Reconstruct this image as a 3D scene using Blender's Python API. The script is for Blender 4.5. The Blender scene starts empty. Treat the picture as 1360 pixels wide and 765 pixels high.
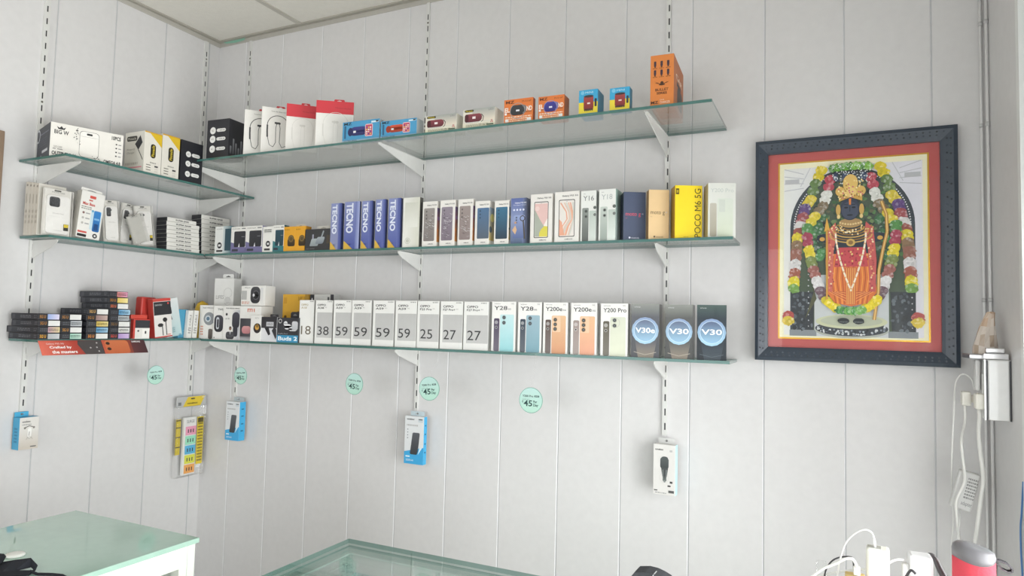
import bpy, bmesh, math, random
from mathutils import Vector, Matrix
random.seed(7)
COL = bpy.context.scene.collection
SC = bpy.context.scene
# ------------------------------------------------------------------ camera
F = 897.8
CAM = Vector((2.817, -2.4, 0.0))          # z = 0 is the eye level, the floor is at -1.5
YAW, PITCH, ROLL = 0.442717, 0.0549225, 0.0234861
fw = Vector((-math.sin(YAW)*math.cos(PITCH), math.cos(YAW)*math.cos(PITCH), math.sin(PITCH)))
r0 = fw.cross(Vector((0, 0, 1))).normalized(); u0 = r0.cross(fw)
cr, sr = math.cos(ROLL), math.sin(ROLL)
RT = r0*cr + u0*sr; UP = u0*cr - r0*sr
cd = bpy.data.cameras.new('camera'); cam = bpy.data.objects.new('camera', cd); COL.objects.link(cam)
cd.sensor_width = 36; cd.lens = F*36/1360; cd.clip_start = .02
mw = Matrix((RT, UP, -fw)).transposed().to_4x4(); mw.translation = CAM; cam.matrix_world = mw
SC.camera = cam
def ray(px, py): return RT*((px-680)/F) + UP*(-(py-382.5)/F) + fw
def onY(px, py, y=0.): d = ray(px, py); return CAM + d*((y-CAM.y)/d.y)
def onX(px, py, x=0.): d = ray(px, py); return CAM + d*((x-CAM.x)/d.x)
def onZ(px, py, z): d = ray(px, py); return CAM + d*((z-CAM.z)/d.z)
def proj(p):
    d = Vector(p)-CAM; k = F/d.dot(fw)
    return 680+k*d.dot(RT), 382.5-k*d.dot(UP)
def bis(f, a, b, n=48):
    fa = f(a)
    for _ in range(n):
        m = (a+b)/2; fm = f(m)
        if (fm > 0) == (fa > 0): a, fa = m, fm
        else: b = m
    return (a+b)/2
# ------------------------------------------------------------------ colours and materials
def lin(c): return c/12.92 if c <= .04045 else ((c+.055)/1.055)**2.4
def hx(h):
    if not isinstance(h, str): return h
    h = h.lstrip('#')
    if len(h) == 3: h = ''.join(c*2 for c in h)
    return tuple(lin(int(h[i:i+2], 16)/255) for i in (0, 2, 4))
def mixc(a, b, t): a, b = hx(a), hx(b); return tuple(a[i]*(1-t)+b[i]*t for i in range(3))
MATS = {}
def nmat(name):
    m = bpy.data.materials.new(name); m.use_nodes = True; nt = m.node_tree
    return m, nt, nt.nodes, nt.links
def colmat(name, rough, coat=0., metal=0., spec=.5, bump=0., bscale=300.):
    m, nt, N, L = nmat(name); b = N['Principled BSDF']
    a = N.new('ShaderNodeVertexColor'); a.layer_name = 'Col'
    tc = N.new('ShaderNodeTexCoord'); nz = N.new('ShaderNodeTexNoise'); nz.inputs['Scale'].default_value = 35
    L.new(tc.outputs['Object'], nz.inputs['Vector'])
    mr = N.new('ShaderNodeMapRange'); mr.inputs['To Min'].default_value = .95; mr.inputs['To Max'].default_value = 1.04
    L.new(nz.outputs['Fac'], mr.inputs['Value'])
    mx = N.new('ShaderNodeVectorMath'); mx.operation = 'SCALE'
    L.new(a.outputs['Color'], mx.inputs[0]); L.new(mr.outputs['Result'], mx.inputs['Scale'])
    L.new(mx.outputs['Vector'], b.inputs['Base Color'])
    b.inputs['Roughness'].default_value = rough; b.inputs['Coat Weight'].default_value = coat
    b.inputs['Metallic'].default_value = metal; b.inputs['Specular IOR Level'].default_value = spec
    if bump:
        n2 = N.new('ShaderNodeTexNoise'); n2.inputs['Scale'].default_value = bscale; L.new(tc.outputs['Object'], n2.inputs['Vector'])
        bp = N.new('ShaderNodeBump'); bp.inputs['Strength'].default_value = bump; bp.inputs['Distance'].default_value = .002
        L.new(n2.outputs['Fac'], bp.inputs['Height']); L.new(bp.outputs['Normal'], b.inputs['Normal'])
    MATS[name] = m
colmat('card', .45); colmat('film', .28, coat=.12, bump=.5, bscale=60); colmat('plastic', .3)
colmat('metal', .3, metal=.9); colmat('mirror', .06, metal=1.); colmat('powder', .4); colmat('cloth', .85, spec=.2, bump=.4)
colmat('panel', .38, spec=.4); colmat('tile', .9, spec=.1, bump=.5, bscale=220); colmat('gloss', .08, coat=.4)
colmat('mint', .06, coat=.55, spec=.6); 
def thin_glass(name, tint, refl=1., rough=.02, haze=0.):
    m, nt, N, L = nmat(name); N.remove(N['Principled BSDF']); out = N['Material Output']
    t = N.new('ShaderNodeBsdfTransparent'); t.inputs['Color'].default_value = (*tint, 1)
    g = N.new('ShaderNodeBsdfGlossy'); g.inputs['Roughness'].default_value = rough; g.inputs['Color'].default_value = (1, 1, 1, 1)
    lw = N.new('ShaderNodeFresnel'); lw.inputs['IOR'].default_value = 1.5
    mu = N.new('ShaderNodeMath'); mu.operation = 'MULTIPLY'; mu.inputs[1].default_value = refl; mu.use_clamp = True
    L.new(lw.outputs['Fac'], mu.inputs[0])
    base = t.outputs['BSDF']
    if haze:
        df = N.new('ShaderNodeBsdfDiffuse'); df.inputs['Color'].default_value = (.85, .87, .86, 1)
        tc = N.new('ShaderNodeTexCoord'); nz = N.new('ShaderNodeTexNoise'); nz.inputs['Scale'].default_value = 40; nz.inputs['Detail'].default_value = 3
        L.new(tc.outputs['Object'], nz.inputs['Vector'])
        mr = N.new('ShaderNodeMapRange'); mr.inputs['From Min'].default_value = .35; mr.inputs['From Max'].default_value = .7
        mr.inputs['To Min'].default_value = haze*.4; mr.inputs['To Max'].default_value = haze*1.6
        L.new(nz.outputs['Fac'], mr.inputs['Value'])
        m1 = N.new('ShaderNodeMixShader'); L.new(mr.outputs['Result'], m1.inputs['Fac']); L.new(base, m1.inputs[1]); L.new(df.outputs['BSDF'], m1.inputs[2])
        base = m1.outputs['Shader']
        bp = N.new('ShaderNodeBump'); bp.inputs['Strength'].default_value = .8; bp.inputs['Distance'].default_value = .01
        L.new(nz.outputs['Fac'], bp.inputs['Height']); L.new(bp.outputs['Normal'], g.inputs['Normal'])
    ms = N.new('ShaderNodeMixShader'); L.new(mu.outputs['Value'], ms.inputs['Fac']); L.new(base, ms.inputs[1]); L.new(g.outputs['BSDF'], ms.inputs[2])
    L.new(ms.outputs['Shader'], out.inputs['Surface']); MATS[name] = m
thin_glass('glass', (.962, .98, .97), .65); thin_glass('pane', (.97, .98, .98), .8); thin_glass('picture_glass', (.98, .985, .985), .4); thin_glass('clear', (.99, .99, .99), .6, .15, .025)
thin_glass('case_glass', (.95, .982, .968), .6)
# ------------------------------------------------------------------ mesh builder
TXT = {}
def text_geo(s, bold=0.):
    k = (s, bold)
    if k in TXT: return TXT[k]
    c = bpy.data.curves.new('t', 'FONT'); c.body = s; c.resolution_u = 3; c.offset = bold; c.fill_mode = 'BOTH'
    o = bpy.data.objects.new('t', c); COL.objects.link(o)
    bpy.context.view_layer.update()
    me = bpy.data.meshes.new_from_object(o.evaluated_get(bpy.context.evaluated_depsgraph_get()))
    vs = [(v.co.x, v.co.y) for v in me.vertices]; fs = [tuple(p.vertices) for p in me.polygons]
    bpy.data.objects.remove(o); bpy.data.curves.remove(c); bpy.data.meshes.remove(me)
    x0 = min(v[0] for v in vs); x1 = max(v[0] for v in vs); y0 = min(v[1] for v in vs); y1 = max(v[1] for v in vs)
    TXT[k] = ([((x-x0)/max(x1-x0, 1e-6), (y-y0)/max(y1-y0, 1e-6)) for x, y in vs], fs)
    return TXT[k]
class MB:
    def __init__(s): s.v = []; s.f = []; s.c = []; s.m = []; s.keys = []; s.sm = []
    def mi(s, k):
        if k not in s.keys: s.keys.append(k)
        return s.keys.index(k)
    def face(s, pts, col, mat='card', smooth=False):
        i = len(s.v); s.v += [tuple(p) for p in pts]; s.f.append(tuple(range(i, i+len(pts))))
        col = hx(col) if not isinstance(col, list) else [hx(c) for c in col]
        s.c.append(col if isinstance(col, list) else [col]*len(pts)); s.m.append(s.mi(mat)); s.sm.append(smooth)
    def mesh(s, vs, fs, col, mat='card', smooth=False):
        i = len(s.v); s.v += [tuple(p) for p in vs]; col = hx(col); m = s.mi(mat)
        for f in fs:
            s.f.append(tuple(i+k for k in f)); s.c.append([col]*len(f)); s.m.append(m); s.sm.append(smooth)
    def box(s, a, b, col, mat='card', bev=0., M=None, cols=None):
        """cols: dict of face letter F R L K T B -> colour"""
        bm = bmesh.new(); bmesh.ops.create_cube(bm, size=1)
        a, b = Vector(a), Vector(b); ctr = (a+b)/2; d = b-a
        for v in bm.verts: v.co = Vector((v.co.x*d.x, v.co.y*d.y, v.co.z*d.z))+ctr
        if bev: bmesh.ops.bevel(bm, geom=list(bm.edges), offset=min(bev, .45*min(abs(x) for x in d)), segments=2, affect='EDGES', profile=.5)
        bm.normal_update(); bm.verts.index_update()
        i = len(s.v); s.v += [tuple((M @ v.co) if M else v.co) for v in bm.verts]; m = s.mi(mat)
        for f in bm.faces:
            n = f.normal; ax = max(range(3), key=lambda k: abs(n[k]))
            key = ('LR', 'FK', 'BT')[ax][1 if n[ax] > 0 else 0]
            c = hx((cols or {}).get(key, col))
            s.f.append(tuple(i+v.index for v in f.verts)); s.c.append([c]*len(f.verts)); s.m.append(m); s.sm.append(False)
        bm.free()
    def tube(s, pts, r, col, mat='plastic', n=8, caps=True):
        pts = [Vector(p) for p in pts]; rings = []; up = None
        for k, p in enumerate(pts):
            t = (pts[min(k+1, len(pts)-1)]-pts[max(k-1, 0)]).normalized()
            if up is None: up = Vector((0, 0, 1)) if abs(t.z) < .9 else Vector((1, 0, 0))
            x = t.cross(up)
            x = x.normalized() if x.length > 1e-6 else Vector((1, 0, 0)); up = x.cross(t)
            rr = r[k] if isinstance(r, (list, tuple)) else r
            rings.append([p+x*(rr*math.cos(2*math.pi*j/n))+up*(rr*math.sin(2*math.pi*j/n)) for j in range(n)])
        vs = [v for R in rings for v in R]; fs = []
        for k in range(len(rings)-1):
            for j in range(n): fs.append((k*n+j, k*n+(j+1) % n, (k+1)*n+(j+1) % n, (k+1)*n+j))
        if caps: fs += [tuple(range(n-1, -1, -1)), tuple((len(rings)-1)*n+j for j in range(n))]
        s.mesh(vs, fs, col, mat, True)
    def lathe(s, prof, col, mat='plastic', n=32, M=None):
        vs = []; fs = []
        for r, z in prof:
            for j in range(n):
                p = Vector((r*math.cos(2*math.pi*j/n), r*math.sin(2*math.pi*j/n), z)); vs.append(M @ p if M else p)
        for k in range(len(prof)-1):
            for j in range(n): fs.append((k*n+j, k*n+(j+1) % n, (k+1)*n+(j+1) % n, (k+1)*n+j))
        fs.append(tuple(range(n-1, -1, -1))); fs.append(tuple((len(prof)-1)*n+j for j in range(n)))
        s.mesh(vs, fs, col, mat, True)
    def prism(s, poly, fr, t, col, mat='card'):
        """2D polygon in frame fr (origin,u,v,n) extruded by t along n"""
        o, u, v, n = fr; A = [o+u*a+v*b for a, b in poly]; B = [p+n*t for p in A]; k = len(A)
        s.face(A[::-1], col, mat); s.face(B, col, mat)
        for i in range(k): s.face([A[i], A[(i+1) % k], B[(i+1) % k], B[i]], col, mat)
    def build(s, name, parent=None, mw=None):
        me = bpy.data.meshes.new(name); me.from_pydata(s.v, [], s.f)
        at = me.color_attributes.new('Col', 'FLOAT_COLOR', 'CORNER')
        buf = []
        for c in s.c:
            for x in c: buf += [x[0], x[1], x[2], 1.]
        at.data.foreach_set('color', buf)
        for k in s.keys: me.materials.append(MATS[k])
        me.polygons.foreach_set('material_index', s.m); me.polygons.foreach_set('use_smooth', s.sm)
        me.update()
        o = bpy.data.objects.new(name, me); COL.objects.link(o)
        if parent: o.parent = parent
        if mw is not None: o.matrix_world = mw
        return o
class Face:
    """a flat face (origin, unit u, unit v, normal, width, height) that takes printing; coordinates are fractions"""
    def __init__(s, o, u, v, w, h, n=None):
        s.o, s.u, s.v, s.w, s.h = Vector(o), Vector(u).normalized(), Vector(v).normalized(), w, h
        s.n = n or s.u.cross(s.v); s.k = 0; s.step = 2.5e-5
        s.words = []; s.small = []; s.pic = MB(); s.mat = 'card'
    def P(s, a, b, l): return s.o+s.u*(a*s.w)+s.v*(b*s.h)+s.n*(.00025+s.step*l)
    def poly(s, pts, col, mb=None):
        s.k += 1; (mb or s.pic).face([s.P(a, b, s.k) for a, b in pts], col, s.mat)
    def rect(s, a0, b0, a1, b1, col): s.poly([(a0, b0), (a1, b0), (a1, b1), (a0, b1)], col)
    def grad(s, a0, b0, a1, b1, cb, ct): s.poly([(a0, b0), (a1, b0), (a1, b1), (a0, b1)], [cb, cb, ct, ct])
    def hgrad(s, a0, b0, a1, b1, cl, c2): s.poly([(a0, b0), (a1, b0), (a1, b1), (a0, b1)], [cl, c2, c2, cl])
    def disc(s, a, b, r, col, n=20, asp=1., rb=None):
        """r as a fraction of the width; round in real size"""
        q = rb if rb else r*s.w/s.h*asp
        s.poly([(a+r*math.cos(2*math.pi*i/n), b+q*math.sin(2*math.pi*i/n)) for i in range(n)], col)
    def rrect(s, a0, b0, a1, b1, r, cb, ct=None, skew=0.):
        ra = r; rb = r*s.w/s.h; ct = ct or cb; pts = []; cols = []
        for cx, cy, t0 in ((a1-ra, b0+rb, -90), (a1-ra, b1-rb, 0), (a0+ra, b1-rb, 90), (a0+ra, b0+rb, 180)):
            for i in range(5):
                t = math.radians(t0+i*22.5); y = cy+rb*math.sin(t); k = (y-b0)/(b1-b0)
                pts.append((cx+ra*math.cos(t)+skew*k, y)); cols.append(mixc(cb, ct, max(0, min(1, k))))
        s.poly(pts, cols)
    def ring(s, a, b, r, t, col, n=24, a0=0, a1=360):
        k = s.w/s.h; s.k += 1
        for i in range(n):
            p, q = math.radians(a0+(a1-a0)*i/n), math.radians(a0+(a1-a0)*(i+1)/n)
            s.pic.face([s.P(a+R*math.cos(x), b+R*k*math.sin(x), s.k) for R, x in ((r, p), (r+t, p), (r+t, q), (r, q))], col, s.mat)
    def line(s, pts, t, col):
        s.k += 1; k = s.w/s.h
        for (a, b), (c, d) in zip(pts, pts[1:]):
            dx, dy = (c-a), (d-b)/k; l = math.hypot(dx, dy) or 1; nx, ny = -dy/l*t/2, dx/l*t/2*k
            s.pic.face([s.P(a-nx, b-ny, s.k), s.P(c-nx, d-ny, s.k), s.P(c+nx, d+ny, s.k), s.P(a+nx, b+ny, s.k)], col, s.mat)
    def txt(s, t, a0, b0, a1, b1, col, bold=.0, rot=0):
        vs, fs = text_geo(t, bold); s.k += 1; out = []
        for x, y in vs:
            if rot == 90: x, y = 1-y, x
            elif rot == -90: x, y = y, 1-x
            out.append(s.P(a0+(a1-a0)*x, b0+(b1-b0)*y, s.k))
        m = MB(); m.mesh(out, fs, col, s.mat); s.words.append(m)
    def lines(s, a0, b0, a1, b1, n, col, seed=1):
        """small unreadable print: rows of short dashes"""
        rg = random.Random(seed); m = MB(); s.small.append(m)
        for i in range(n):
            b = b1-(b1-b0)*(i+.5)/n; h = (b1-b0)/n*.28; a = a0
            while a < a1-.01:
                w = rg.uniform(.03, .1); s.k += 0
                m.face([s.P(a, b-h, 1), s.P(min(a+w, a1), b-h, 1), s.P(min(a+w, a1), b+h, 1), s.P(a, b+h, 1)], col, s.mat); a += w+.02
    def pieces(s):
        p = s.pic; n = len(p.f)
        if n == 0: return []
        if n > 300: return [p]
        bx = [tuple((min(p.v[i][k] for i in f), max(p.v[i][k] for i in f)) for k in range(3)) for f in p.f]
        sz = [max(hi-lo for lo, hi in q) for q in bx]; g = list(range(n))
        def root(i):
            while g[i] != i: i = g[i]
            return i
        for i in range(n):
            for j in range(i):
                d = math.sqrt(sum(max(0, bx[i][k][0]-bx[j][k][1], bx[j][k][0]-bx[i][k][1])**2 for k in range(3)))
                if d <= max(.02, .5*max(sz[i], sz[j])): g[root(i)] = root(j)
        out = {}
        for i in range(n): out.setdefault(root(i), []).append(i)
        res = []
        for ids in out.values():
            m = MB()
            for i in ids:
                k = len(m.v); m.v += [p.v[q] for q in p.f[i]]; m.f.append(tuple(range(k, k+len(p.f[i])))); m.c.append(p.c[i]); m.m.append(m.mi(p.keys[p.m[i]])); m.sm.append(p.sm[i])
            res.append(m)
        return res
    def emit(s, parent, text='lettering', pic='printed_picture'):
        for m in s.pieces(): m.build(pic, parent)
        for m in s.words: m.build(text, parent)
        for m in s.small:
            if m.f: m.build('small_print', parent)
def tag(o, label, cat, group=None, kind=None):
    if label: o['label'] = label
    if cat: o['category'] = cat
    if group: o['group'] = group
    if kind: o['kind'] = kind
    return o
def empty(name, loc, rz=0.):
    o = bpy.data.objects.new(name, None); COL.objects.link(o); o.location = loc; o.rotation_euler = (0, 0, rz); o.empty_display_size = .02
    return o
def struct(mb, name, label=None):
    o = mb.build(name); o['kind'] = 'structure'
    if label: o['label'] = label
    return o
def V(*a): return Vector(a)
# ------------------------------------------------------------------ the room
XR = 3.24; ZC = 1.395; ZF = -1.5; YN = -4.6
WALL = '#d8d7d7'; GROOVE_SHADE = '#bfc0c2'; GROOVE_LIT = '#e9e9ea'
def panel_wall(name, org, u, n, length, z0, z1, grooves):
    mb = MB(); e = .003; dep = .0022
    prof = [(0, 0)]
    for g in sorted(grooves): prof += [(g-e, 0), (g-.001, -dep), (g+.001, -dep), (g+e, 0)]
    prof.append((length, 0))
    P = lambda t, d, z: V(*org)+V(*u)*t+V(*n)*d+V(0, 0, z)
    for (t0, d0), (t1, d1) in zip(prof, prof[1:]):
        mb.face([P(t0, d0, z0), P(t1, d1, z0), P(t1, d1, z1), P(t0, d0, z1)], GROOVE_LIT if d1 < d0 else GROOVE_SHADE if (d1 > d0 or d0 == d1 == -dep) else WALL, 'panel')  # groove slopes coloured lit and shaded, as by light from the window side
    # thickness behind
    mb.face([P(0, -.05, z0), P(length, -.05, z0), P(length, -.05, z1), P(0, -.05, z1)][::-1], WALL, 'panel')
    mb.face([P(0, 0, z0), P(0, -.05, z0), P(0, -.05, z1), P(0, 0, z1)], WALL, 'panel')
    mb.face([P(length, 0, z0), P(length, -.05, z0), P(length, -.05, z1), P(length, 0, z1)][::-1], WALL, 'panel')
    return struct(mb, name)
panel_wall('wall_back', (0, 0, 0), (1, 0, 0), (0, -1, 0), XR, ZF, 1.45, [.1875+.2424*k for k in range(13) if .1875+.2424*k < 3.2])
panel_wall('wall_left', (0, YN, 0), (0, 1, 0), (1, 0, 0), -YN, ZF, 1.45, [-YN-(.062+.2424*k) for k in range(18)])
mb = MB(); WY0, WY1, WZ0, WZ1 = -3.4, -.36, -1.4, 1.0          # right wall with a window opening
mb.box((XR, WY1, ZF), (XR+.12, .05, 1.45), WALL, 'panel'); mb.box((XR, YN, ZF), (XR+.12, WY0, 1.45), WALL, 'panel')
mb.box((XR, WY0, ZF), (XR+.12, WY1, WZ0), WALL, 'panel'); mb.box((XR, WY0, WZ1), (XR+.12, WY1, 1.45), WALL, 'panel')
struct(mb, 'wall_right')
mb = MB()
for a, b in (((WY0, WZ0), (WY1, WZ0+.05)), ((WY0, WZ1-.05), (WY1, WZ1)), ((WY1-.028, WZ0), (WY1, WZ1)), ((WY0, WZ0), (WY0+.04, WZ1)), ((-1.95, WZ0), (-1.90, WZ1))):
    mb.box((XR-.004, a[0], a[1]), (XR+.06, b[0], b[1]), '#e6e8e6', 'powder')
wf = struct(mb, 'window_1', 'white framed window in the right wall')
mb = MB(); mb.box((XR+.02, WY0+.04, WZ0+.05), (XR+.026, WY1-.028, WZ1-.05), '#fff', 'pane'); mb.build('pane', wf)
mb = MB(); mb.box((XR+.012, WY1-.034, WZ0+.05), (XR+.03, WY1-.0285, WZ1-.05), '#4f9f92', 'plastic'); mb.build('seal', wf)
mb = MB(); mb.box((-.05, YN, ZF-.06), (XR+.12, .05, ZF), '#cfcbc4', 'gloss'); struct(mb, 'floor')
# ceiling: mineral tiles in a T-bar grid
gx, gy = .545, -.60
mb = MB(); mb.box((0, YN, 1.402), (XR, 0, 1.45), '#e3e0d8', 'tile'); ce = struct(mb, 'ceiling')
mb = MB()
for k in range(-1, 6):
    x = gx+.605*k
    if 0 < x < XR: mb.box((x-.012, YN, 1.396), (x+.012, 0, 1.4025), '#bcb8ae', 'powder')
for k in range(7):
    y = gy-.605*k
    mb.box((0, y-.012, 1.3965), (XR, y+.012, 1.4024), '#bcb8ae', 'powder')
struct(mb, 'ceiling_trim_1')
mb = MB(); mb.box((0, -.022, 1.395), (XR, 0, 1.402), '#a9a59b', 'powder'); mb.box((0, -.003, 1.375), (XR, 0, 1.395), '#b9b6ae', 'powder'); struct(mb, 'trim_1')
mb = MB(); mb.box((0, YN, 1.395), (.022, -.022, 1.402), '#a9a59b', 'powder'); mb.box((0, YN, 1.375), (.003, -.003, 1.395), '#b9b6ae', 'powder'); struct(mb, 'trim_2')
# green sheet corner hanging below the ceiling edge in the corner
mb = MB(); pts = [onY(*p, -.006) for p in ((291, 55.5), (301, 58), (313, 56.8), (324, 53.5), (328.5, 46.5), (310, 50.5))]
mb.prism([(p.x, p.z) for p in pts], (V(0, -.0075, 0), V(1, 0, 0), V(0, 0, 1), V(0, 1, 0)), .0012, '#8fc3ae', 'plastic')
tag(mb.build('green_sheet'), 'pale green plastic scrap tucked under the ceiling edge in the corner', 'plastic scrap')
# brown door at the left picture edge
mb = MB(); y1 = onX(5, 178, .02).y; mb.box((.001, y1-.92, ZF), (.03, y1, onX(3, 174, .02).z), '#8b7765', 'plastic', .003); dr = struct(mb, 'door_1', 'brown door at the left wall')
mb = MB(); mb.lathe([(.012, 0), (.012, .03), (.024, .035), (.026, .05), (.02, .062)], '#b9b4aa', 'metal', 20, Matrix.Translation((.03, y1-.84, -.5)) @ Matrix.Rotation(math.radians(90), 4, 'Y')); mb.build('handle', dr)
# ------------------------------------------------------------------ wall uprights and brackets
UPX = [.2215, 1.2535, 2.2852]; UPY = [-.8335, -.085]
UPCOL = '#d9d9d6'; ZUB = -.373
def upright(pos, wall, label):
    mb = MB(); hw = .0075 if wall == 'b' else .011; dp = .009
    if wall == 'b': fr = (V(pos, 0, 0), V(1, 0, 0), V(0, -1, 0))
    else: fr = (V(0, pos, 0), V(0, 1, 0), V(1, 0, 0))
    o, u, n = fr
    prof = [(-hw, 0), (-hw, dp), (hw, dp), (hw, 0)]
    zt = 1.374
    P = lambda a, d, z: o+u*a+n*d+V(0, 0, z)
    for (a, d), (b, e) in zip(prof, prof[1:]):
        mb.face([P(a, d, ZUB), P(b, e, ZUB), P(b, e, zt), P(a, d, zt)], UPCOL, 'powder')
    for z in (ZUB, zt): mb.face([P(a, d, z) for a, d in prof], UPCOL, 'powder')
    z = ZUB+.02; k = 0; so = .0025 if wall == 'b' else .0
    while z < zt-.03:
        mb.face([P(so-.0024, dp+.0004, z), P(so+.0024, dp+.0004, z), P(so+.0024, dp+.0004, z+.024), P(so-.0024, dp+.0004, z+.024)], '#2b2c2e', 'plastic')
        if k % 9 == 5: # screw head
            c = P(so, dp+.0008, z+.037); mb.face([c+u*(.0045*math.cos(t*.785))+V(0, 0, .0045*math.sin(t*.785)) for t in range(8)], '#77746c', 'metal')
        z += .05; k += 1
    return tag(mb.build('slotted_upright'), label, 'shelf upright', 'slotted shelf uprights')
upright(UPX[0], 'b', 'white slotted upright on the back wall nearest the room corner')
upright(UPX[1], 'b', 'white slotted upright on the back wall above the larger hanging power bank box')
upright(UPX[2], 'b', 'white slotted upright on the back wall ending above the car charger box')
upright(UPY[0], 'l', 'white slotted upright on the left wall above the small blue earphone box')
upright(UPY[1], 'l', 'white slotted upright on the left wall above the bagged power strip')
ZB = dict(T=.697, M=.296, B=-.0965); ZL = dict(T=.587, M=.2955, B=-.0935); GT = .0095
def bracket(pos, wall, z, L, h, label, th=.0018, curved=False):
    mb = MB()
    if wall == 'b': o, u, n = V(pos-th, -.009, z), V(0, -1, 0), V(1, 0, 0)
    else: o, u, n = V(.009, pos-th, z), V(1, 0, 0), V(0, 1, 0)
    p = [(0, 0), (L, 0), (L, -.008)]
    if curved: p += [(L-.008, -.014), (L-.028, -.026)]
    p += [(.012, -h+.004), (0, -h)]
    mb.prism(p, (o, u, V(0, 0, 1), n), th*2, '#dadad7', 'powder')
    q = n*.008; mb.prism([(0, -.0005), (L, -.0005), (L, -.002), (0, -.002)], (o-n*.004, u, V(0, 0, 1), n), .012, '#d4d4d1', 'powder')
    return tag(mb.build('shelf_bracket'), label, 'shelf bracket', 'white shelf brackets')
wn = {'T': 'top', 'M': 'middle', 'B': 'bottom'}; un = ['in the corner', 'at the middle upright', 'at the right-hand upright']
for k in 'TMB':
    for i, x in enumerate(UPX):
        bracket(x, 'b', ZB[k]-GT-.0006, .315 if k == 'T' else .162, .075 if k == 'T' else .07, 'white triangular bracket holding the %s back-wall shelf %s' % (wn[k], un[i]), curved=k != 'T')
    for i, y in enumerate(UPY):
        bracket(y, 'l', ZL[k]-GT-.0006, .265 if k == 'T' else .155, .085 if k == 'T' else .07, 'white triangular bracket holding the %s left-wall shelf %s' % (wn[k], ['at its outer end', 'next to the corner'][i]), curved=k != 'T')
# ------------------------------------------------------------------ glass shelves
EDGE = '#43706a'
def slab(name, poly, z, label, t=GT, edge=EDGE, mat='glass', cat='shelf', group='glass wall shelves'):
    mb = MB(); A = [V(x, y, z) for x, y in poly]; B = [V(x, y, z-t) for x, y in poly]; n = len(poly)
    mb.face(A, '#fff', mat); mb.face(B[::-1], '#fff', mat)
    for i in range(n): mb.face([A[i], B[i], B[(i+1) % n], A[(i+1) % n]], edge, 'gloss')
    o = mb.build(name)
    return tag(o, label, cat, group) if label else o
xe = onY(966, 176).x
slab('glass_shelf', [(.2, -.012), (.2, -.335), (xe, -.335), (xe, -.012)], ZB['T'], 'top glass shelf on the back wall with speaker boxes')
slab('glass_shelf', [(.012, -.012), (.192, -.192), (2.536, -.192), (2.536, -.012)], ZB['M'], 'middle glass shelf on the back wall with a long row of phone boxes')
slab('glass_shelf', [(.012, -.012), (.192, -.192), (2.528, -.192), (2.528, -.012)], ZB['B'], 'bottom glass shelf on the back wall with grey numbered phone boxes')
slab('glass_shelf', [(.012, -.903), (.3, -.903), (.3, -.015), (.012, -.015)], ZL['T'], 'top glass shelf on the left wall with the long adapter carton')
slab('glass_shelf', [(.012, -.884), (.192, -.884), (.192, -.196), (.012, -.018)], ZL['M'], 'middle glass shelf on the left wall with phone case packets')
slab('glass_shelf', [(.012, -.9), (.192, -.9), (.192, -.196), (.012, -.018)], ZL['B'], 'bottom glass shelf on the left wall with stacked black boxes')
# ------------------------------------------------------------------ box placing
def box_thing(name, label, cat, z, xl, xr=None, yt=None, fix=('y', -.287), yaw=0., d=.05, dl=None, dr=None, w=None, h=None, group=None,
              cols='#f0f0ee', F_=None, R_=None, L_=None, T_=None, mat='card', roll=0., bev=.0008, zoff=0.):
    """front-left-bottom corner at picture column xl on the plane fix; front turned by yaw; returns root, faces"""
    z += .0004+zoff; ya = math.radians(yaw); u = V(math.cos(ya), math.sin(ya), 0); bk = V(-u.y, u.x, 0)
    if fix[0] == 'y': x = bis(lambda t: proj((t, fix[1], z))[0]-xl, -.6, 3.4); p0 = V(x, fix[1], z)
    else: y = bis(lambda t: proj((fix[1], t, z))[0]-xl, -1.6, .3); p0 = V(fix[1], y, z)
    if w is None: w = bis(lambda t: proj(p0+u*t)[0]-xr, .002, .6)
    if h is None: h = bis(lambda t: proj(p0+u*(w/2)+V(0, 0, t))[1]-yt, .002, .6)
    if dr is not None: d = bis(lambda t: proj(p0+u*w+bk*t)[0]-dr, .003, .3)
    if dl is not None: d = bis(lambda t: proj(p0+bk*t)[0]-dl, .003, .3)
    base = p0+u*(w/2)
    if roll:   # lean in the plane of the front, turning about a bottom corner
        rr = math.radians(roll)
    M = Matrix.Translation(base) @ Matrix.Rotation(ya, 4, 'Z')
    if roll:
        px = w/2 if roll > 0 else -w/2
        M = M @ Matrix.Translation((px, 0, 0)) @ Matrix.Rotation(rr, 4, 'Y') @ Matrix.Translation((-px, 0, 0))
    mb = MB(); c = {k: q for k, q in (('F', F_), ('R', R_), ('L', L_), ('T', T_)) if q}
    mb.box((-w/2, 0, 0), (w/2, d, h), cols, mat, bev, cols=c)
    o = mb.build(name); o.matrix_world = M; tag(o, label, cat, group)
    fs = dict(F=Face((-w/2, 0, 0), (1, 0, 0), (0, 0, 1), w, h), R=Face((w/2, 0, 0), (0, 1, 0), (0, 0, 1), d, h),
              L=Face((-w/2, d, 0), (0, -1, 0), (0, 0, 1), d, h), T=Face((-w/2, 0, h), (1, 0, 0), (0, 1, 0), w, d))
    for f in fs.values(): f.mat = mat
    return o, fs, (w, d, h)
def emit(o, fs, pic='printed_picture'):
    for f in fs.values(): f.emit(o, 'lettering', pic)
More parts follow.
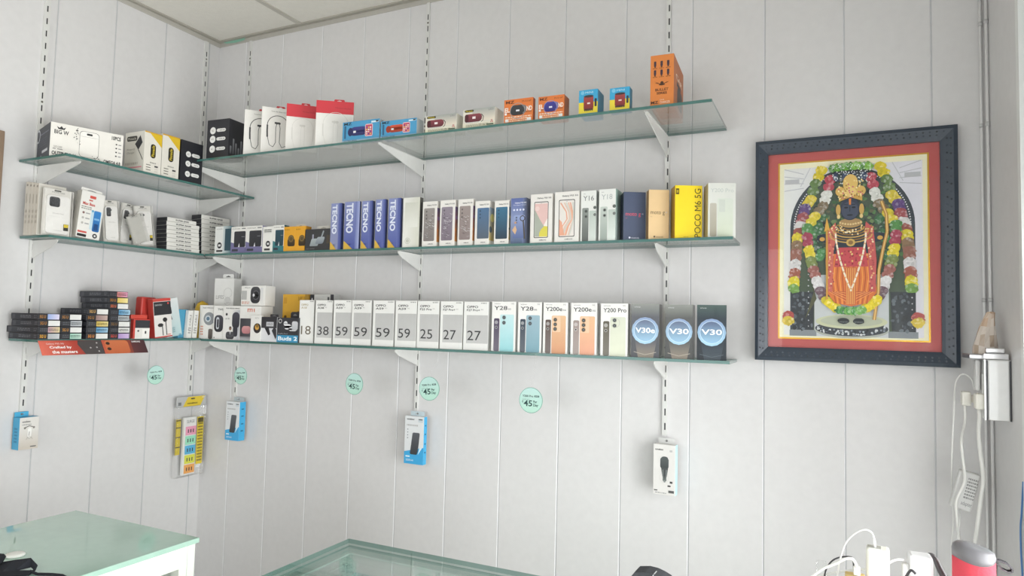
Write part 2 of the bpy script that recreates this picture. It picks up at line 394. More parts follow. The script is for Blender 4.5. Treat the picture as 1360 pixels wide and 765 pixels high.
def hang_tab(o, dims, col, tw=.5, th=.012, y=.5, slot='#555', u=0.):
    w, d, h = dims; mb = MB()
    x0, x1 = w*(u-tw/2), w*(u+tw/2); yy = d*y
    fr = (V(0, yy, h), V(1, 0, 0), V(0, 0, 1), V(0, 1, 0))
    mb.prism([(x0, -.0004), (x1, -.0004), (x1, th*.75), (x1-th*.25, th), (x0+th*.25, th), (x0, th*.75)], fr, .0008, col, 'card')
    k = (x1-x0)
    mb.face([V(x0+k*.28, yy-.0004, h+th*.35), V(x1-k*.28, yy-.0004, h+th*.35), V(x1-k*.32, yy-.0004, h+th*.52), V((x0+x1)/2, yy-.0004, h+th*.7), V(x0+k*.32, yy-.0004, h+th*.52)], slot, 'card')
    mb.build('hang_tab', o)

# ================================================================== back wall, top shelf
zt = ZB['T']; YT = ('y', -.322)
def pills(f, u0, u1, vs, c='#e9e9e6'):
    for v in vs:
        r = (u1-u0)*.18
        f.rrect(u0+r*2.3, v-.042, u1, v+.042, .07, c); f.disc(u0+r, v, r, c)
        f.txt('3.0 A', u0+r*3.4, v-.018, u1-.06, v+.018, '#444')
        f.txt('C', u0+r*.6, v-.02, u0+r*1.4, v+.02, '#444')
def black_carton(label, **k):
    o, f, D = box_thing('cable_carton', label, 'box', cols='#26272d', group='black cartons with three white pills', **k)
    pills(f['F'], .14, .86, (.25, .5, .72))
    for i in range(5): f['R'].rrect(.1+.17*i, .12, .2+.17*i, .32+.1*((i*2) % 3), .04, '#4b4d52', '#8d8f94')
    emit(o, f); return o
black_carton('black carton with three white pill marks at the left end of the top back shelf', z=zt, xl=273.5, xr=302.5, yt=158.5, dr=322.5, fix=YT, yaw=4)
def neckband(label, xl, yaw, yt, red, w=.125, h=None, xr=None, zfix=YT):
    o, f, D = box_thing('earphone_box', label, 'box', z=zt, xl=xl, xr=xr, yt=yt, w=None if xr else w, h=h, fix=zfix, yaw=yaw, d=.028, cols='#e6e4df', group='neckband earphone boxes',
                        T_='#c23a40' if red else '#dedcd7', L_='#b0464a' if red else '#d4d2cd')
    F_ = f['F']; c = '#d3d1cb' if red else '#3b3b3d'
    if red:
        F_.rect(0, .73, 1, 1, '#cf3d47'); F_.txt('Wireless Headset', .5, .84, .93, .875, '#a92f39')
    else: F_.txt('Turbo Bass Bluetooth Neckband', .3, .905, .97, .93, '#5a5a5a')
    cy = .5 if red else .62; R = .33; t = .012 if red else .022
    F_.ring(.53, cy, R, t, c, 30, 0, 180)
    k = F_.w/F_.h
    for s in (-1, 1):
        xx = .53+s*(R+t/2)
        F_.line([(xx, cy), (xx, cy-.12), (xx+s*.01-(.02*s), cy-.26)], t*2.3, c)
        F_.line([(xx-.02*s, cy-.26), (xx-.08*s, cy-.42), (xx-.2*s, cy-.46), (xx-.28*s, cy-.36), (xx-.27*s, cy-.05), (xx-.3*s, cy+.04)], t*.8, c)
        F_.disc(xx-.3*s, cy+.05, .04, c); F_.rrect(xx-.3*s-.07, cy+.035, xx-.3*s+.02, cy+.075, .015, c)
    F_.txt('HIGH BASS', .3, .05, .6, .065, '#bbb')
    emit(o, f); hang_tab(o, D, '#c8353f', .28, .012, .5, '#eee', .1); return o
neckband('white neckband earphone box with dark cable picture beside the black carton', 322.5, 47, 147.5, False)
neckband('white neckband earphone box with dark cable picture and red hang tab', 345.5, 47, 143.5, False)
neckband('red topped white earphone box behind the tallest red topped one', 378.5, 43, 139.5, True)
neckband('tallest red topped white earphone box beside the blue speaker boxes', 418, 34, 134.5, True, xr=468)
def mz(F_, a, b, a1, b1, c): F_.txt('MZ', a, b, a1, b1, c, .02)
for xl, xr, yt, dr, c, c2, lb in ((454.3, 503.5, 160, 509, '#3d3f86', '#26285c', 'blue speaker box with a dark blue cylinder speaker on it'), (505.2, 553, 158.8, 562, '#d4553a', '#9c3520', 'blue speaker box with an orange cylinder speaker on it')):
    o, f, D = box_thing('speaker_box', lb, 'box', z=zt, xl=xl, xr=xr, yt=yt, dr=dr, fix=YT, yaw=2, cols='#4b9cc9', R_='#b9c2c6', group='blue speaker boxes'); F_ = f['F']
    F_.grad(.0, .0, 1, .14, '#e8eef0', '#4b9cc9'); mz(F_, .04, .83, .25, .96, '#1d2226'); F_.rect(.05, .2, .1, .8, '#2d6286')
    F_.rrect(.2, .3, .68, .72, .12, c2, c); F_.disc(.22, .5, .07, c2, rb=.2); F_.rect(.3, .44, .37, .54, '#e8e8ea'); F_.disc(.66, .51, .05, '#222', rb=.2)
    F_.rrect(.62, .22, .82, .8, .03, '#f2c9c9'); F_.rect(.635, .26, .805, .76, '#c04b6a')
    for i in range(12): F_.rect(.65+.05*(i % 3), .3+.1*(i//3), .68+.05*(i % 3), .36+.1*(i//3), ['#f0e4d0', '#6a4fa0', '#e0d060', '#fff'][i % 4])
    F_.rect(.78, .84, .98, .92, '#d7eaf2'); F_.rect(.9, .86, .97, .93, '#333'); F_.txt('EXTRA BASS', .05, .06, .4, .12, '#33566b')
    emit(o, f)
for xl, xr, yt, yb, lb in ((564.5, 606, 152.5, 0, 'small white speaker box with red portable speaker, nearer the blue boxes'), (614.5, 657, 143.8, 0, 'small white speaker box with red portable speaker, nearer the orange boxes')):
    o, f, D = box_thing('speaker_box', lb, 'box', z=zt, xl=xl, xr=xr, yt=yt, d=.07, fix=YT, yaw=1, cols='#dcd9cc', group='small white speaker boxes'); F_ = f['F']
    F_.grad(0, 0, 1, .3, '#ded9b8', '#e6e2d4'); F_.grad(.3, .35, 1, 1, '#e6dccb', '#9fa3a0'); F_.rect(0, 0, 1, .05, '#c9b96a')
    F_.rrect(.05, .84, .34, .97, .05, '#23221c'); F_.txt('Pinnacle', .09, .87, .3, .94, '#e5d23c', .02)
    F_.rrect(.06, .32, .6, .74, .1, '#5f2630', '#8a3f49'); F_.rrect(.06, .32, .18, .74, .06, '#4b1c24'); F_.rect(.3, .48, .4, .6, '#f0e4e4'); F_.line([(.58, .7), (.65, .55), (.63, .35), (.58, .3)], .02, '#3a2a2a')
    F_.lines(.08, .24, .55, .42, 2, '#f2eeee', 3); F_.lines(.1, .08, .8, .2, 2, '#77705a', 4); F_.txt('&', .86, .2, .96, .36, '#c06a62'); F_.rect(.75, .08, .96, .16, '#5c6a55'); F_.txt('LED', .8, .84, .95, .93, '#777')
    emit(o, f)
for xl, xr, yt, dr, c, lb in ((669, 707.5, 131, 710.5, '#3b3c40', 'orange speaker box with a black speaker printed on it'), (714.5, 749, 127, 755.5, '#3c3a94', 'orange speaker box with a blue speaker printed on it')):
    o, f, D = box_thing('speaker_box', lb, 'box', z=zt, xl=xl, xr=xr, yt=yt, dr=dr, fix=YT, yaw=2, cols='#db7838', R_='#a8582c', group='orange speaker boxes'); F_ = f['F']
    mz(F_, .06, .82, .36, .94, '#5a2c18'); F_.txt('M-S16F', .62, .84, .94, .91, '#7a4020'); F_.txt('EL', .03, .47, .2, .66, '#f3e9df', .03); F_.txt('ND', .78, .47, .97, .66, '#f3e9df', .03)
    F_.rect(.03, .36, .1, .45, '#eee'); F_.rect(.72, .42, .95, .44, '#333'); F_.rect(.1, .42, .25, .44, '#333')
    F_.rrect(.22, .32, .72, .74, .14, mixc(c, '#000', .4), c); F_.ring(.47, .5, .24, .02, mixc(c, '#fff', .3)); F_.rect(.42, .48, .54, .55, '#e7e7ee'); F_.line([(.64, .7), (.75, .66), (.74, .45), (.66, .38)], .05, mixc(c, '#fff', .15))
    F_.lines(.05, .06, .95, .3, 3, '#f3d7bd', 5); F_.rect(.05, .07, .16, .18, '#eee'); F_.rect(.8, .07, .94, .18, '#eee')
    emit(o, f)
for xl, xr, yt, dr, lb in ((768.5, 793.5, 119, 801.5, 'blue and yellow speaker box with a red drum speaker, left of its pair'), (809.5, 836, 116, 839.5, 'blue and yellow speaker box with a red drum speaker, nearer the tall orange box')):
    o, f, D = box_thing('speaker_box', lb, 'box', z=zt, xl=xl, xr=xr, yt=yt, dr=dr, fix=YT, yaw=2, cols='#3aa3cf', R_='#3d87a8', group='blue and yellow speaker boxes'); F_ = f['F']
    F_.rect(0, .05, 1, .5, '#e6d23c'); F_.rect(0, 0, 1, .06, '#3b9cc4'); F_.poly([(0, .5), (.4, .5), (0, .75)], '#3aa3cf')
    F_.rrect(.26, .2, .78, .74, .1, '#7d2b2c', '#a84643'); F_.disc(.52, .73, .26, '#3a3234', rb=.05); F_.disc(.52, .2, .26, '#4a2b2a', rb=.04)
    for i in range(5): F_.rect(.3+.1*i, .14, .35+.1*i, .2, '#333')
    F_.rect(.45, .42, .6, .48, '#e5d6d0'); F_.rrect(.84, .3, .95, .62, .04, '#27303a'); F_.txt('WIRELESS', .05, .01, .6, .05, '#fff'); F_.disc(.2, .88, .1, '#79c2e0'); F_.txt('MINI', .35, .84, .75, .92, '#c9e6f2')
    emit(o, f)
o, f, D = box_thing('charger_box', 'tall orange charger box standing alone at the right end of the top shelf', 'box', z=zt, xl=863.3, xr=894.5, yt=72.5, dr=907, fix=YT, yaw=3, cols='#d9823f', R_='#b96830'); F_ = f['F']
for i in range(3):
    for j in range(2):
        x = .2+.28*i; y = .83-.17*j; F_.rrect(x-.05, y-.05, x+.05, y+.05, .03, '#40303e'); F_.rect(x-.035, y-.075, x+.035, y-.05, '#5a3b2a'); F_.lines(x-.1, y-.1, x+.1, y-.08, 1, '#6a3a1c', i)
F_.poly([(.5, .42), (.12, .5), (.3, .46), (.2, .46), (.4, .43), (.36, .41), (.5, .4), (.64, .41), (.6, .43), (.8, .46), (.7, .46), (.88, .5)], '#4b2f1d'); F_.disc(.5, .45, .07, '#4b2f1d')
F_.txt('BULLET', .22, .295, .78, .345, '#54321d', .02); F_.txt('SERIES', .28, .23, .72, .275, '#54321d', .02); mz(F_, .04, .05, .35, .105, '#3c2417'); F_.txt('3.4 A', .42, .11, .6, .135, '#f6e8d8'); F_.txt('CHARGER', .42, .05, .85, .095, '#f6e8d8')
f['R'].txt('CAR', .2, .62, .85, .72, '#f0d9c2', .03, 0); f['R'].rrect(.35, .1, .85, .5, .1, '#2f2a28', '#4c4644'); f['R'].rect(.3, .5, .7, .58, '#3a3532')
emit(o, f)
# ================================================================== back wall, middle shelf
zm = ZB['M']; YM = ('y', -0.185)
PH = 'phone boxes on the middle shelf'
def powerbank(label, xl, xr, yt, base, wave, dev, spine=False):
    o, f, D = box_thing('power_bank_box', label, 'box', z=zm, xl=xl, xr=xr, yt=yt, d=.03, fix=YM, cols='#ecebe6', R_=base, group='small power bank boxes'); F_ = f['F']
    if spine:
        F_.rrect(.14, .72, .86, .9, .05, '#e2e2de'); F_.lines(.15, .76, .85, .9, 2, '#555', 2); F_.disc(.55, .32, .22, '#26262a'); F_.rect(.45, .28, .66, .36, '#ddd'); F_.rect(.2, .06, .75, .14, '#333'); 
    else:
        F_.poly([(0, 0), (1, 0), (1, .2), (.55, .3), (0, .42)], wave); F_.txt('POWER BANK', .08, .9, .6, .935, '#555'); F_.rect(.7, .9, .95, .94, '#888')
        F_.rrect(.22, .22, .96, .82, .06, mixc(dev, '#000', .4), dev); F_.rect(.7, .6, .9, .62, '#8a8c92'); F_.poly([(.5, .22), (.6, .22), (.57, .38)], '#e8e8ee'); F_.rrect(.1, .06, .5, .15, .03, '#3a3a48')
    emit(o, f)
o, f, D = box_thing('power_bank_box', 'small white power bank box with a teal right side next to the white carton stack', 'box', z=zm, xl=284.5, xr=306, yt=300.5, d=.03, fix=YM, cols='#e9ebe8', R_='#2c5562', group='small power bank boxes'); F_ = f['F']
F_.hgrad(.5, 0, 1, 1, '#d3dcdc', '#5d7e88'); F_.rect(.62, .1, 1, .9, '#2b4b58'); F_.disc(.3, .3, .14, '#26262a'); F_.rect(.22, .26, .38, .34, '#ddd'); F_.rrect(.12, .06, .5, .13, .02, '#333'); F_.txt('POWER', .1, .88, .45, .92, '#999'); emit(o, f)
powerbank('first white and purple power bank box from the corner', 305.7, 326, 301, '#8f8bb0', '#77739c', '#35353b')
powerbank('second white and purple power bank box, touching the white one with a round mark', 325.5, 347.3, 299.8, '#8f8bb0', '#77739c', '#3a3a40')
powerbank('narrow white power bank box showing a round black mark on its spine', 348, 361.5, 300.8, '#d9d9d6', '#77739c', '#3a3a40', True)
powerbank('teal and white power bank box beside the yellow earbud boxes', 361.7, 376.3, 299, '#2f5f68', '#3b7a80', '#2d4e5c')
for xl, xr, yt, tb, lb in ((376, 391, 301, .0, 'small yellow earbud box beside the teal power bank box'), (391, 405, 300.3, .5, 'small yellow earbud box beside the black adapter box')):
    o, f, D = box_thing('earbud_box', lb, 'box', z=zm, xl=xl, xr=xr, yt=yt, d=.035, fix=YM, cols='#e3a42c', R_='#b9821e', group='yellow earbud boxes'); F_ = f['F']
    F_.rrect(.36, .2, 1., .5, .12, '#33291a', '#4a3a22'); F_.disc(.66, .5, .26, '#5b4a2c'); F_.ring(.66, .5, .15, .04, '#8d7440'); F_.txt('BUDS', .1, .85, .5, .9, '#7a5a18'); emit(o, f)
    if tb == 0: hang_tab(o, D, '#dcd6c6', .8, .012, .9, '#999', .5)
o, f, D = box_thing('adapter_box', 'black adapter box with a white hang tab between yellow and blue boxes', 'box', z=zm, xl=404, xr=438, yt=304, d=.04, fix=YM, cols='#38383a'); F_ = f['F']
F_.rrect(.2, .2, .52, .55, .03, '#8b9498', '#aab3b6', .08); F_.rrect(.42, .3, .72, .62, .05, '#77808a', '#a5adb3', .08); F_.line([(.66, .6), (.74, .9)], .05, '#9aa2a8'); F_.rect(.3, .55, .36, .75, '#99a'); F_.txt('FAST CHARGE', .08, .06, .4, .1, '#999'); F_.rect(.86, .3, .98, .7, '#4a4238'); emit(o, f)
hang_tab(o, D, '#dedbd2', .5, .018, .9, '#b5b0a5', .0)
# tall blue boxes lettered down the front
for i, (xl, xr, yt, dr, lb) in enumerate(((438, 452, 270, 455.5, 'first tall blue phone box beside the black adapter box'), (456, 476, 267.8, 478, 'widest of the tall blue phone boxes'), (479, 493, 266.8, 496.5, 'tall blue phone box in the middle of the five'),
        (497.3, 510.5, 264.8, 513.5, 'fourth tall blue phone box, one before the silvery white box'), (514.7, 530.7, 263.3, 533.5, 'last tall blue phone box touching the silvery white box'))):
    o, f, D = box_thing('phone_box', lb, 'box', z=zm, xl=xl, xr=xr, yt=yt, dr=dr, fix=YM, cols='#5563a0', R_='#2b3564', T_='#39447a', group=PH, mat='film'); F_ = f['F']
    F_.grad(0, 0, 1, 1, '#4c5aa0' if i > 0 else '#8d93b4', '#8690c0'); F_.hgrad(.72, 0, 1, 1, '#6470ac', '#a6b0d8' if i == 1 else '#3d4a8c')
    F_.txt('TECNO', .12, .34, .58, .97, '#dfe4f2', .035, 0 if False else -90)
    F_.poly([(0, .0), (.6, .0), (.05, .17), (0, .17)], '#d9b24a'); F_.lines(.05, .02, .45, .12, 3, '#f2e4b0', i); emit(o, f)
o, f, D = box_thing('phone_box', 'silvery white phone box between the blue boxes and the grey phone boxes', 'box', z=zm, xl=534.3, xr=556, yt=262.3, dr=560.5, fix=YM, cols='#dcdcd4', R_='#55554f', group=PH, mat='film'); F_ = f['F']
F_.hgrad(0, 0, 1, 1, '#e8e8e2', '#d3d3c6'); F_.ring(.3, .13, .14, .02, '#aeb0a4'); F_.disc(.3, .13, .1, '#c3c4b8'); F_.grad(.1, .4, .9, .9, '#e4e4dc', '#cfd0c4'); f['R'].rrect(.2, .3, .9, .9, .2, '#2e2c28'); emit(o, f)
def phone_back(F_, a0, b0, a1, b1, cb, ct, cams=3, cc='#4a4a52', r=.06, skew=0., rc=.05, cx=None, dy=.11, y0=.1):
    F_.rrect(a0, b0, a1, b1, r, cb, ct, skew); w = a1-a0; h = b1-b0
    for k in range(cams):
        x = (cx if cx is not None else a0+w*.24)+skew*.9; y = b1-h*(y0+dy*k); F_.disc(x, y, rc*1.25, mixc(ct, '#000', .35), 14); F_.disc(x, y, rc*.8, cc, 12)
def galaxy(label, xl, xr, yt, dr, art, side, big=False):
    o, f, D = box_thing('phone_box', label, 'box', z=zm, xl=xl, xr=xr, yt=yt, dr=dr, fix=YM, cols='#e8e5e0', R_='#d8d4cc', group=PH); F_ = f['F']
    F_.txt('Galaxy F15 5G' if not big else 'Galaxy F55 5G', .3, .89, .95, .93, '#3f4044', .02); F_.txt('SAMSUNG', .42, .045, .75, .068, '#3c3d40', .02)
    art(F_); R = f['R']
    R.grad(0, .1, 1, .85, side[0], side[1]); R.disc(.6, .62, .4, side[2]); R.disc(.3, .35, .3, side[3]); emit(o, f)
def rock(a, b, c):
    def g(F_):
        phone_back(F_, .1, .12, .84, .85, a, b, 3, c, .07, 0, .05)
        rg = random.Random(a)
        for k in range(34):
            x = rg.uniform(.14, .7); y = rg.uniform(.15, .72); t = rg.uniform(.04, .12); F_.line([(x, y), (x+t, y-t*.25), (x+t*1.6, y-.01)], .018, mixc(a, '#fff' if k % 2 else '#000', rg.uniform(.35, .65)))
    return g
S1 = ('#c9863c', '#5a4a78', '#8d6ca0', '#c67a3a'); S2 = ('#c9b06a', '#7d93a8', '#e0d684', '#4a5a68')
galaxy('white phone box with a grey rippled phone back next to the silvery box', 560, 579.3, 267.5, 583, rock('#7d7674', '#99938f', '#5b5653'), S1)
galaxy('white phone box with a mauve grey rippled phone back, second of the rippled ones', 583.3, 603.3, 265.7, 606.8, rock('#7d727e', '#8f8592', '#5d5560'), S1)
galaxy('white phone box with a brownish rippled phone back beside a steel blue phone', 607.3, 627, 264.3, 629.7, rock('#8d7f7e', '#9c908c', '#645a58'), S1)
galaxy('white phone box with a steel blue phone and a blue yellow side picture', 630, 649, 266.8, 655.5, lambda F_: phone_back(F_, .16, .14, .98, .84, '#55606e', '#4f7297', 3, '#2e4258'), S2)
galaxy('white phone box with a dark petrol blue phone beside the blue artwork box', 655.8, 675, 266.2, 677.2, lambda F_: phone_back(F_, .1, .12, .9, .85, '#26394a', '#3a7191', 3, '#2a4a63'), S2)
o, f, D = box_thing('phone_box', 'blue artwork phone box with small figures between white phone boxes', 'box', z=zm, xl=677.7, xr=698.5, yt=263, dr=703.5, fix=YM, cols='#7f8bb4', R_='#555c72', group=PH); F_ = f['F']
F_.grad(0, .5, 1, 1, '#8d9ac0', '#5a6aa4'); F_.grad(0, 0, 1, .5, '#50627f', '#8d9ac0'); F_.hgrad(.75, 0, 1, 1, '#6f7ea5', '#3c4258'); F_.txt('Galaxy F15 5G', .24, .87, .97, .91, '#eef0f8', .02); F_.txt('The Biggest Battery', .14, .83, .97, .855, '#dfe3f2')
for k in range(4): F_.disc(.2+.2*k, .74, .06, '#dfe3f2')
phone_back(F_, .14, .12, .85, .62, '#5a6a9a', '#93a3cc', 3, '#2e3a58', .08, .06, .05); F_.poly([(.1, .3), (.3, .4), (.4, .3), (.3, .2)], '#d5b08a'); F_.ring(.75, .55, .12, .05, '#3d3426'); F_.line([(.8, .5), (.85, .3), (.9, .1)], .08, '#4c4636'); F_.disc(.3, .46, .07, '#c59a78'); emit(o, f)
def front_phone(art):
    def g(F_):
        F_.rrect(.17, .1, .83, .84, .05, '#3b3a3c'); F_.rrect(.195, .115, .805, .825, .04, '#e6e0da'); art(F_); F_.disc(.5, .805, .012, '#333')
    return g
def blobs(F_):
    F_.rect(.2, .36, .8, .8, '#e3bfba'); F_.poly([(.2, .125), (.8, .125), (.78, .3), (.6, .36), (.45, .47), (.3, .6), (.2, .68)], '#aab0a4'); F_.poly([(.42, .125), (.8, .125), (.8, .33), (.65, .34), (.5, .27), (.42, .2)], '#d9ce52'); F_.poly([(.62, .34), (.8, .33), (.8, .5), (.7, .42)], '#efe8e0'); F_.disc(.32, .7, .1, '#e9cfca')
def ribbons(F_):
    for k in range(9):
        a = .22+.05*k; F_.line([(a, .13), (a+.1, .3), (min(a+.3, .78), .45), (min(a+.26, .78), .6), (min(a+.02+.03*k, .75), .78)], .05, ['#e5a78a', '#e8e0d8', '#ddc2b2', '#cfd0c8', '#e9b9a0'][k % 5])
    F_.poly([(.2, .13), (.42, .13), (.3, .4), (.2, .45)], '#e3a58a')
galaxy('white phone box with pink and yellow blobs on the phone screen', 703.8, 732.5, 257.5, 735.6, front_phone(blobs), ('#e0dcd6', '#dcd8d2', '#dedad4', '#e0dcd8'), True)
galaxy('white phone box with peach ribbon curves on the phone screen', 736, 768.3, 254.3, 770, front_phone(ribbons), ('#e0dcd6', '#dcd8d2', '#dedad4', '#e0dcd8'), True)
for xl, xr, yt, dr, t, g1, g2, sd, lb in ((770.6, 791, 253.3, 795, 'Y16', '#5d625f', '#8f9691', '#8e9692', 'white phone box lettered Y16 with a dark grey phone'), (794.6, 817, 251, 825, 'Y18', '#9aa59e', '#c4cdc6', '#8fb3a6', 'white phone box lettered Y18 with a pale mint phone')):
    o, f, D = box_thing('phone_box', lb, 'box', z=zm, xl=xl, xr=xr, yt=yt, dr=dr, fix=YM, cols='#e6e8e4', R_=sd, group=PH); F_ = f['F']
    F_.txt(t, .16, .8, .85 if t == 'Y16' else .8, .9, '#77797a' if t == 'Y16' else '#aeb2b2', -.0); F_.txt('vivo', .16, .93, .3, .955, '#999')
    phone_back(F_, .1, .0, .52, .66, g1, g2, 2, '#3f4442', .06, 0, .09, .35, .16); F_.rrect(.56, .0, 1, .6, .06, '#e0e8e2' if t == 'Y18' else '#d5dcd6', '#b9c4bc'); F_.disc(.92, .66, .1, '#5a605c'); F_.disc(.92, .52, .09, '#6d736f')
    R = f['R']; R.grad(0, 0, 1, 1, mixc(sd, '#fff', .5), mixc(sd, '#fff', .1)); emit(o, f)
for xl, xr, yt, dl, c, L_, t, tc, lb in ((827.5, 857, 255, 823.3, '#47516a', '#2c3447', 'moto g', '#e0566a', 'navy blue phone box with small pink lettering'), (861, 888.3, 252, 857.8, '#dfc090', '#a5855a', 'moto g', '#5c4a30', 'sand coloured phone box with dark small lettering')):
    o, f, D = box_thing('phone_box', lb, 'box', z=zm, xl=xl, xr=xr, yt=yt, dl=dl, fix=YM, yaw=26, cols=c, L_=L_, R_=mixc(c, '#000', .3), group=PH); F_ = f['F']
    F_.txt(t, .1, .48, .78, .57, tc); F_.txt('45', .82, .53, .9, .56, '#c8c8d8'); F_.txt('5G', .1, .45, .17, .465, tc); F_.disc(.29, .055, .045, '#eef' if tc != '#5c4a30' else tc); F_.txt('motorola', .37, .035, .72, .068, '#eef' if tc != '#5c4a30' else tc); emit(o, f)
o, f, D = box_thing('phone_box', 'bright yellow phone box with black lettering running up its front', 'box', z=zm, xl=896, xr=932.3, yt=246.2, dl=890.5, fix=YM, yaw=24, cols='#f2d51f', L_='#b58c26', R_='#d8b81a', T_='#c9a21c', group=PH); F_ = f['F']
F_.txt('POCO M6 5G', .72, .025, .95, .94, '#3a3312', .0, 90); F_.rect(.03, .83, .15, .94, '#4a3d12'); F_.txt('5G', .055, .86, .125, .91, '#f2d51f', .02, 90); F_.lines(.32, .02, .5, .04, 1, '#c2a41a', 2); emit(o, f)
o, f, D = box_thing('phone_box', 'pale white phone box at the right end of the middle shelf', 'box', z=zm, xl=940, xr=977, yt=243, dl=934.3, fix=('y', -0.178), yaw=21, cols='#d6d8d1', L_='#c2b48a', group=PH); F_ = f['F']
F_.txt('Y200 Pro', .1, .83, .92, .9, '#b9bfbb'); F_.txt('5G', .84, .94, .93, .96, '#c5c9c5'); F_.rrect(.07, .02, .31, .63, .05, '#a39d8c', '#b9b5a8'); F_.rrect(.34, .02, .9, .72, .06, '#ccd4bf', '#d0d6cc'); F_.disc(.5, .65, .07, '#b9c0b6'); F_.disc(.5, .55, .07, '#bcc3b9'); F_.rect(.4, .47, .62, .7, '#c6ccc3'); emit(o, f)
# ================================================================== back wall, bottom shelf
zb = ZB['B']; YB = ('y', -0.180); NB = 'white numbered phone boxes'
for i, (xl, xr, yt, t, n, lb) in enumerate(((396, 415.5, 398.6, 'A18', '18', 'numbered 18 with its grey panel left white as glare'), (417.2, 440, 398.8, 'A38', '38', 'numbered 38'), (441.5, 465.3, 398.6, 'A59', '59', 'numbered 59, touching the box numbered 38'), (465.6, 491.5, 398.8, 'A59', '59', 'numbered 59, second of the four'),
        (494, 522, 399.2, 'A59', '59', 'numbered 59, third of the four'), (523.7, 552, 399.4, 'A59', '59', 'numbered 59, touching the box numbered 25'), (553, 581.7, 399.8, 'F25 Pro', '25', 'numbered 25'), (583.6, 613.3, 400.2, 'F27 Pro+', '27', 'numbered 27, touching the box numbered 25'), (614.8, 647.3, 400.6, 'F27 Pro+', '27', 'numbered 27, last of the numbered row'))):
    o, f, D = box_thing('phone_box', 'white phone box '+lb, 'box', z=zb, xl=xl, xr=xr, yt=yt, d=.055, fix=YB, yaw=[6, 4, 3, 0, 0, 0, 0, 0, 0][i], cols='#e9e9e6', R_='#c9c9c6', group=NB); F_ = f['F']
    gr = '#3b3b3d'
    F_.txt('OPPO', .12, .865, .6 if i < 6 else .58, .915, '#b5a886' if i == 0 else gr, .02); F_.txt(t, .12, .8, .5 if i < 6 else .66, .845, '#b5a886' if i == 0 else gr, .02)
    if i: F_.txt('5G', .56 if i < 6 else .7, .825, .66 if i < 6 else .8, .845, '#777'); F_.grad(.12 if i else .2, .14, .995, .72, '#c3c3c2', '#bdbdbc')  # first box gets no panel: glare painted as plain white
    F_.txt(n, .16, .2, .82 if i < 5 else .72, .4, '#6b6253' if i == 0 else '#333436'); F_.lines(.7, .95, .95, .985, 1, '#9a9a98', i); emit(o, f)
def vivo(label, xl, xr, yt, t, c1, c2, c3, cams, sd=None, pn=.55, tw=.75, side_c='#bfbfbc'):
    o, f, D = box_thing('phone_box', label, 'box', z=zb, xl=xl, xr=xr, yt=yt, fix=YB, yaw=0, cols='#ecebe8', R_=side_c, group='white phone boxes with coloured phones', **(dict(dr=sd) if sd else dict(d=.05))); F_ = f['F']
    F_.txt('vivo', .1, .945, .36, .965, '#555'); F_.txt('5G', .82, .945, .92, .97, '#777'); F_.txt(t, .1, .83, tw, .91, '#2d2d30', .01)
    if tw < .9: F_.txt('5G', tw+.03, .835, min(tw+.15, .98), .865, '#77777a', .02)
    Q = Face(F_.o, F_.u, F_.v, F_.w, F_.h); f['Q'] = Q; Q.rrect(.1, .0, .33, .66, .05, mixc(c1, '#fff', .1), c1); Q.disc(.2, .58, .07, mixc(c1, '#fff', .3)); Q.disc(.2, .48, .06, mixc(c1, '#fff', .25)); Q.disc(.2, .48, .03, '#222')
    F_.rrect(.36, .0, .93, .74, .05, c2, c3)
    if cams == 3: F_.rrect(.38, .42, .72, .73, .04, mixc(c3, '#fff', .12)); pos = [(.5, .66), (.5, .57), (.5, .48)]
    else: pos = [(.52, .68), (.52, .575)]
    for a, b in pos: F_.disc(a, b, .085, mixc(c3, '#000', .45)); F_.disc(a, b, .06, '#34393d'); F_.disc(a, b, .025, '#777d82')
    if cams == 2 and t == 'Y200 Pro': F_.ring(.54, .63, .16, .015, mixc(c3, '#000', .25))
    emit(o, f)
vivo('white phone box with an aqua phone and two camera rings', 652, 683.8, 400.5, 'Y28', '#4a3e58', '#97d2d8', '#c6e3e6', 2, 685.8, tw=.65)
vivo('white phone box with a steel blue phone and two camera rings', 687, 718.3, 401.3, 'Y28', '#2e3d4d', '#7ba4b2', '#9db8c4', 2, tw=.65)
vivo('white phone box with an orange phone beside the steel blue phone box', 720.5, 753, 401.6, 'Y200e', '#5d4b44', '#d49a76', '#e6bd93', 3, 755.8, tw=.78)
vivo('white phone box with an orange phone beside the cream phone box', 757.3, 791.8, 402.2, 'Y200e', '#9d8e88', '#e5a78c', '#e8bd93', 3, 795.5, tw=.8)
vivo('white phone box with a cream green phone and square cameras', 797, 833, 403, 'Y200 Pro', '#5f594b', '#dfe3cd', '#d5d9c8', 2, 836, tw=.95)
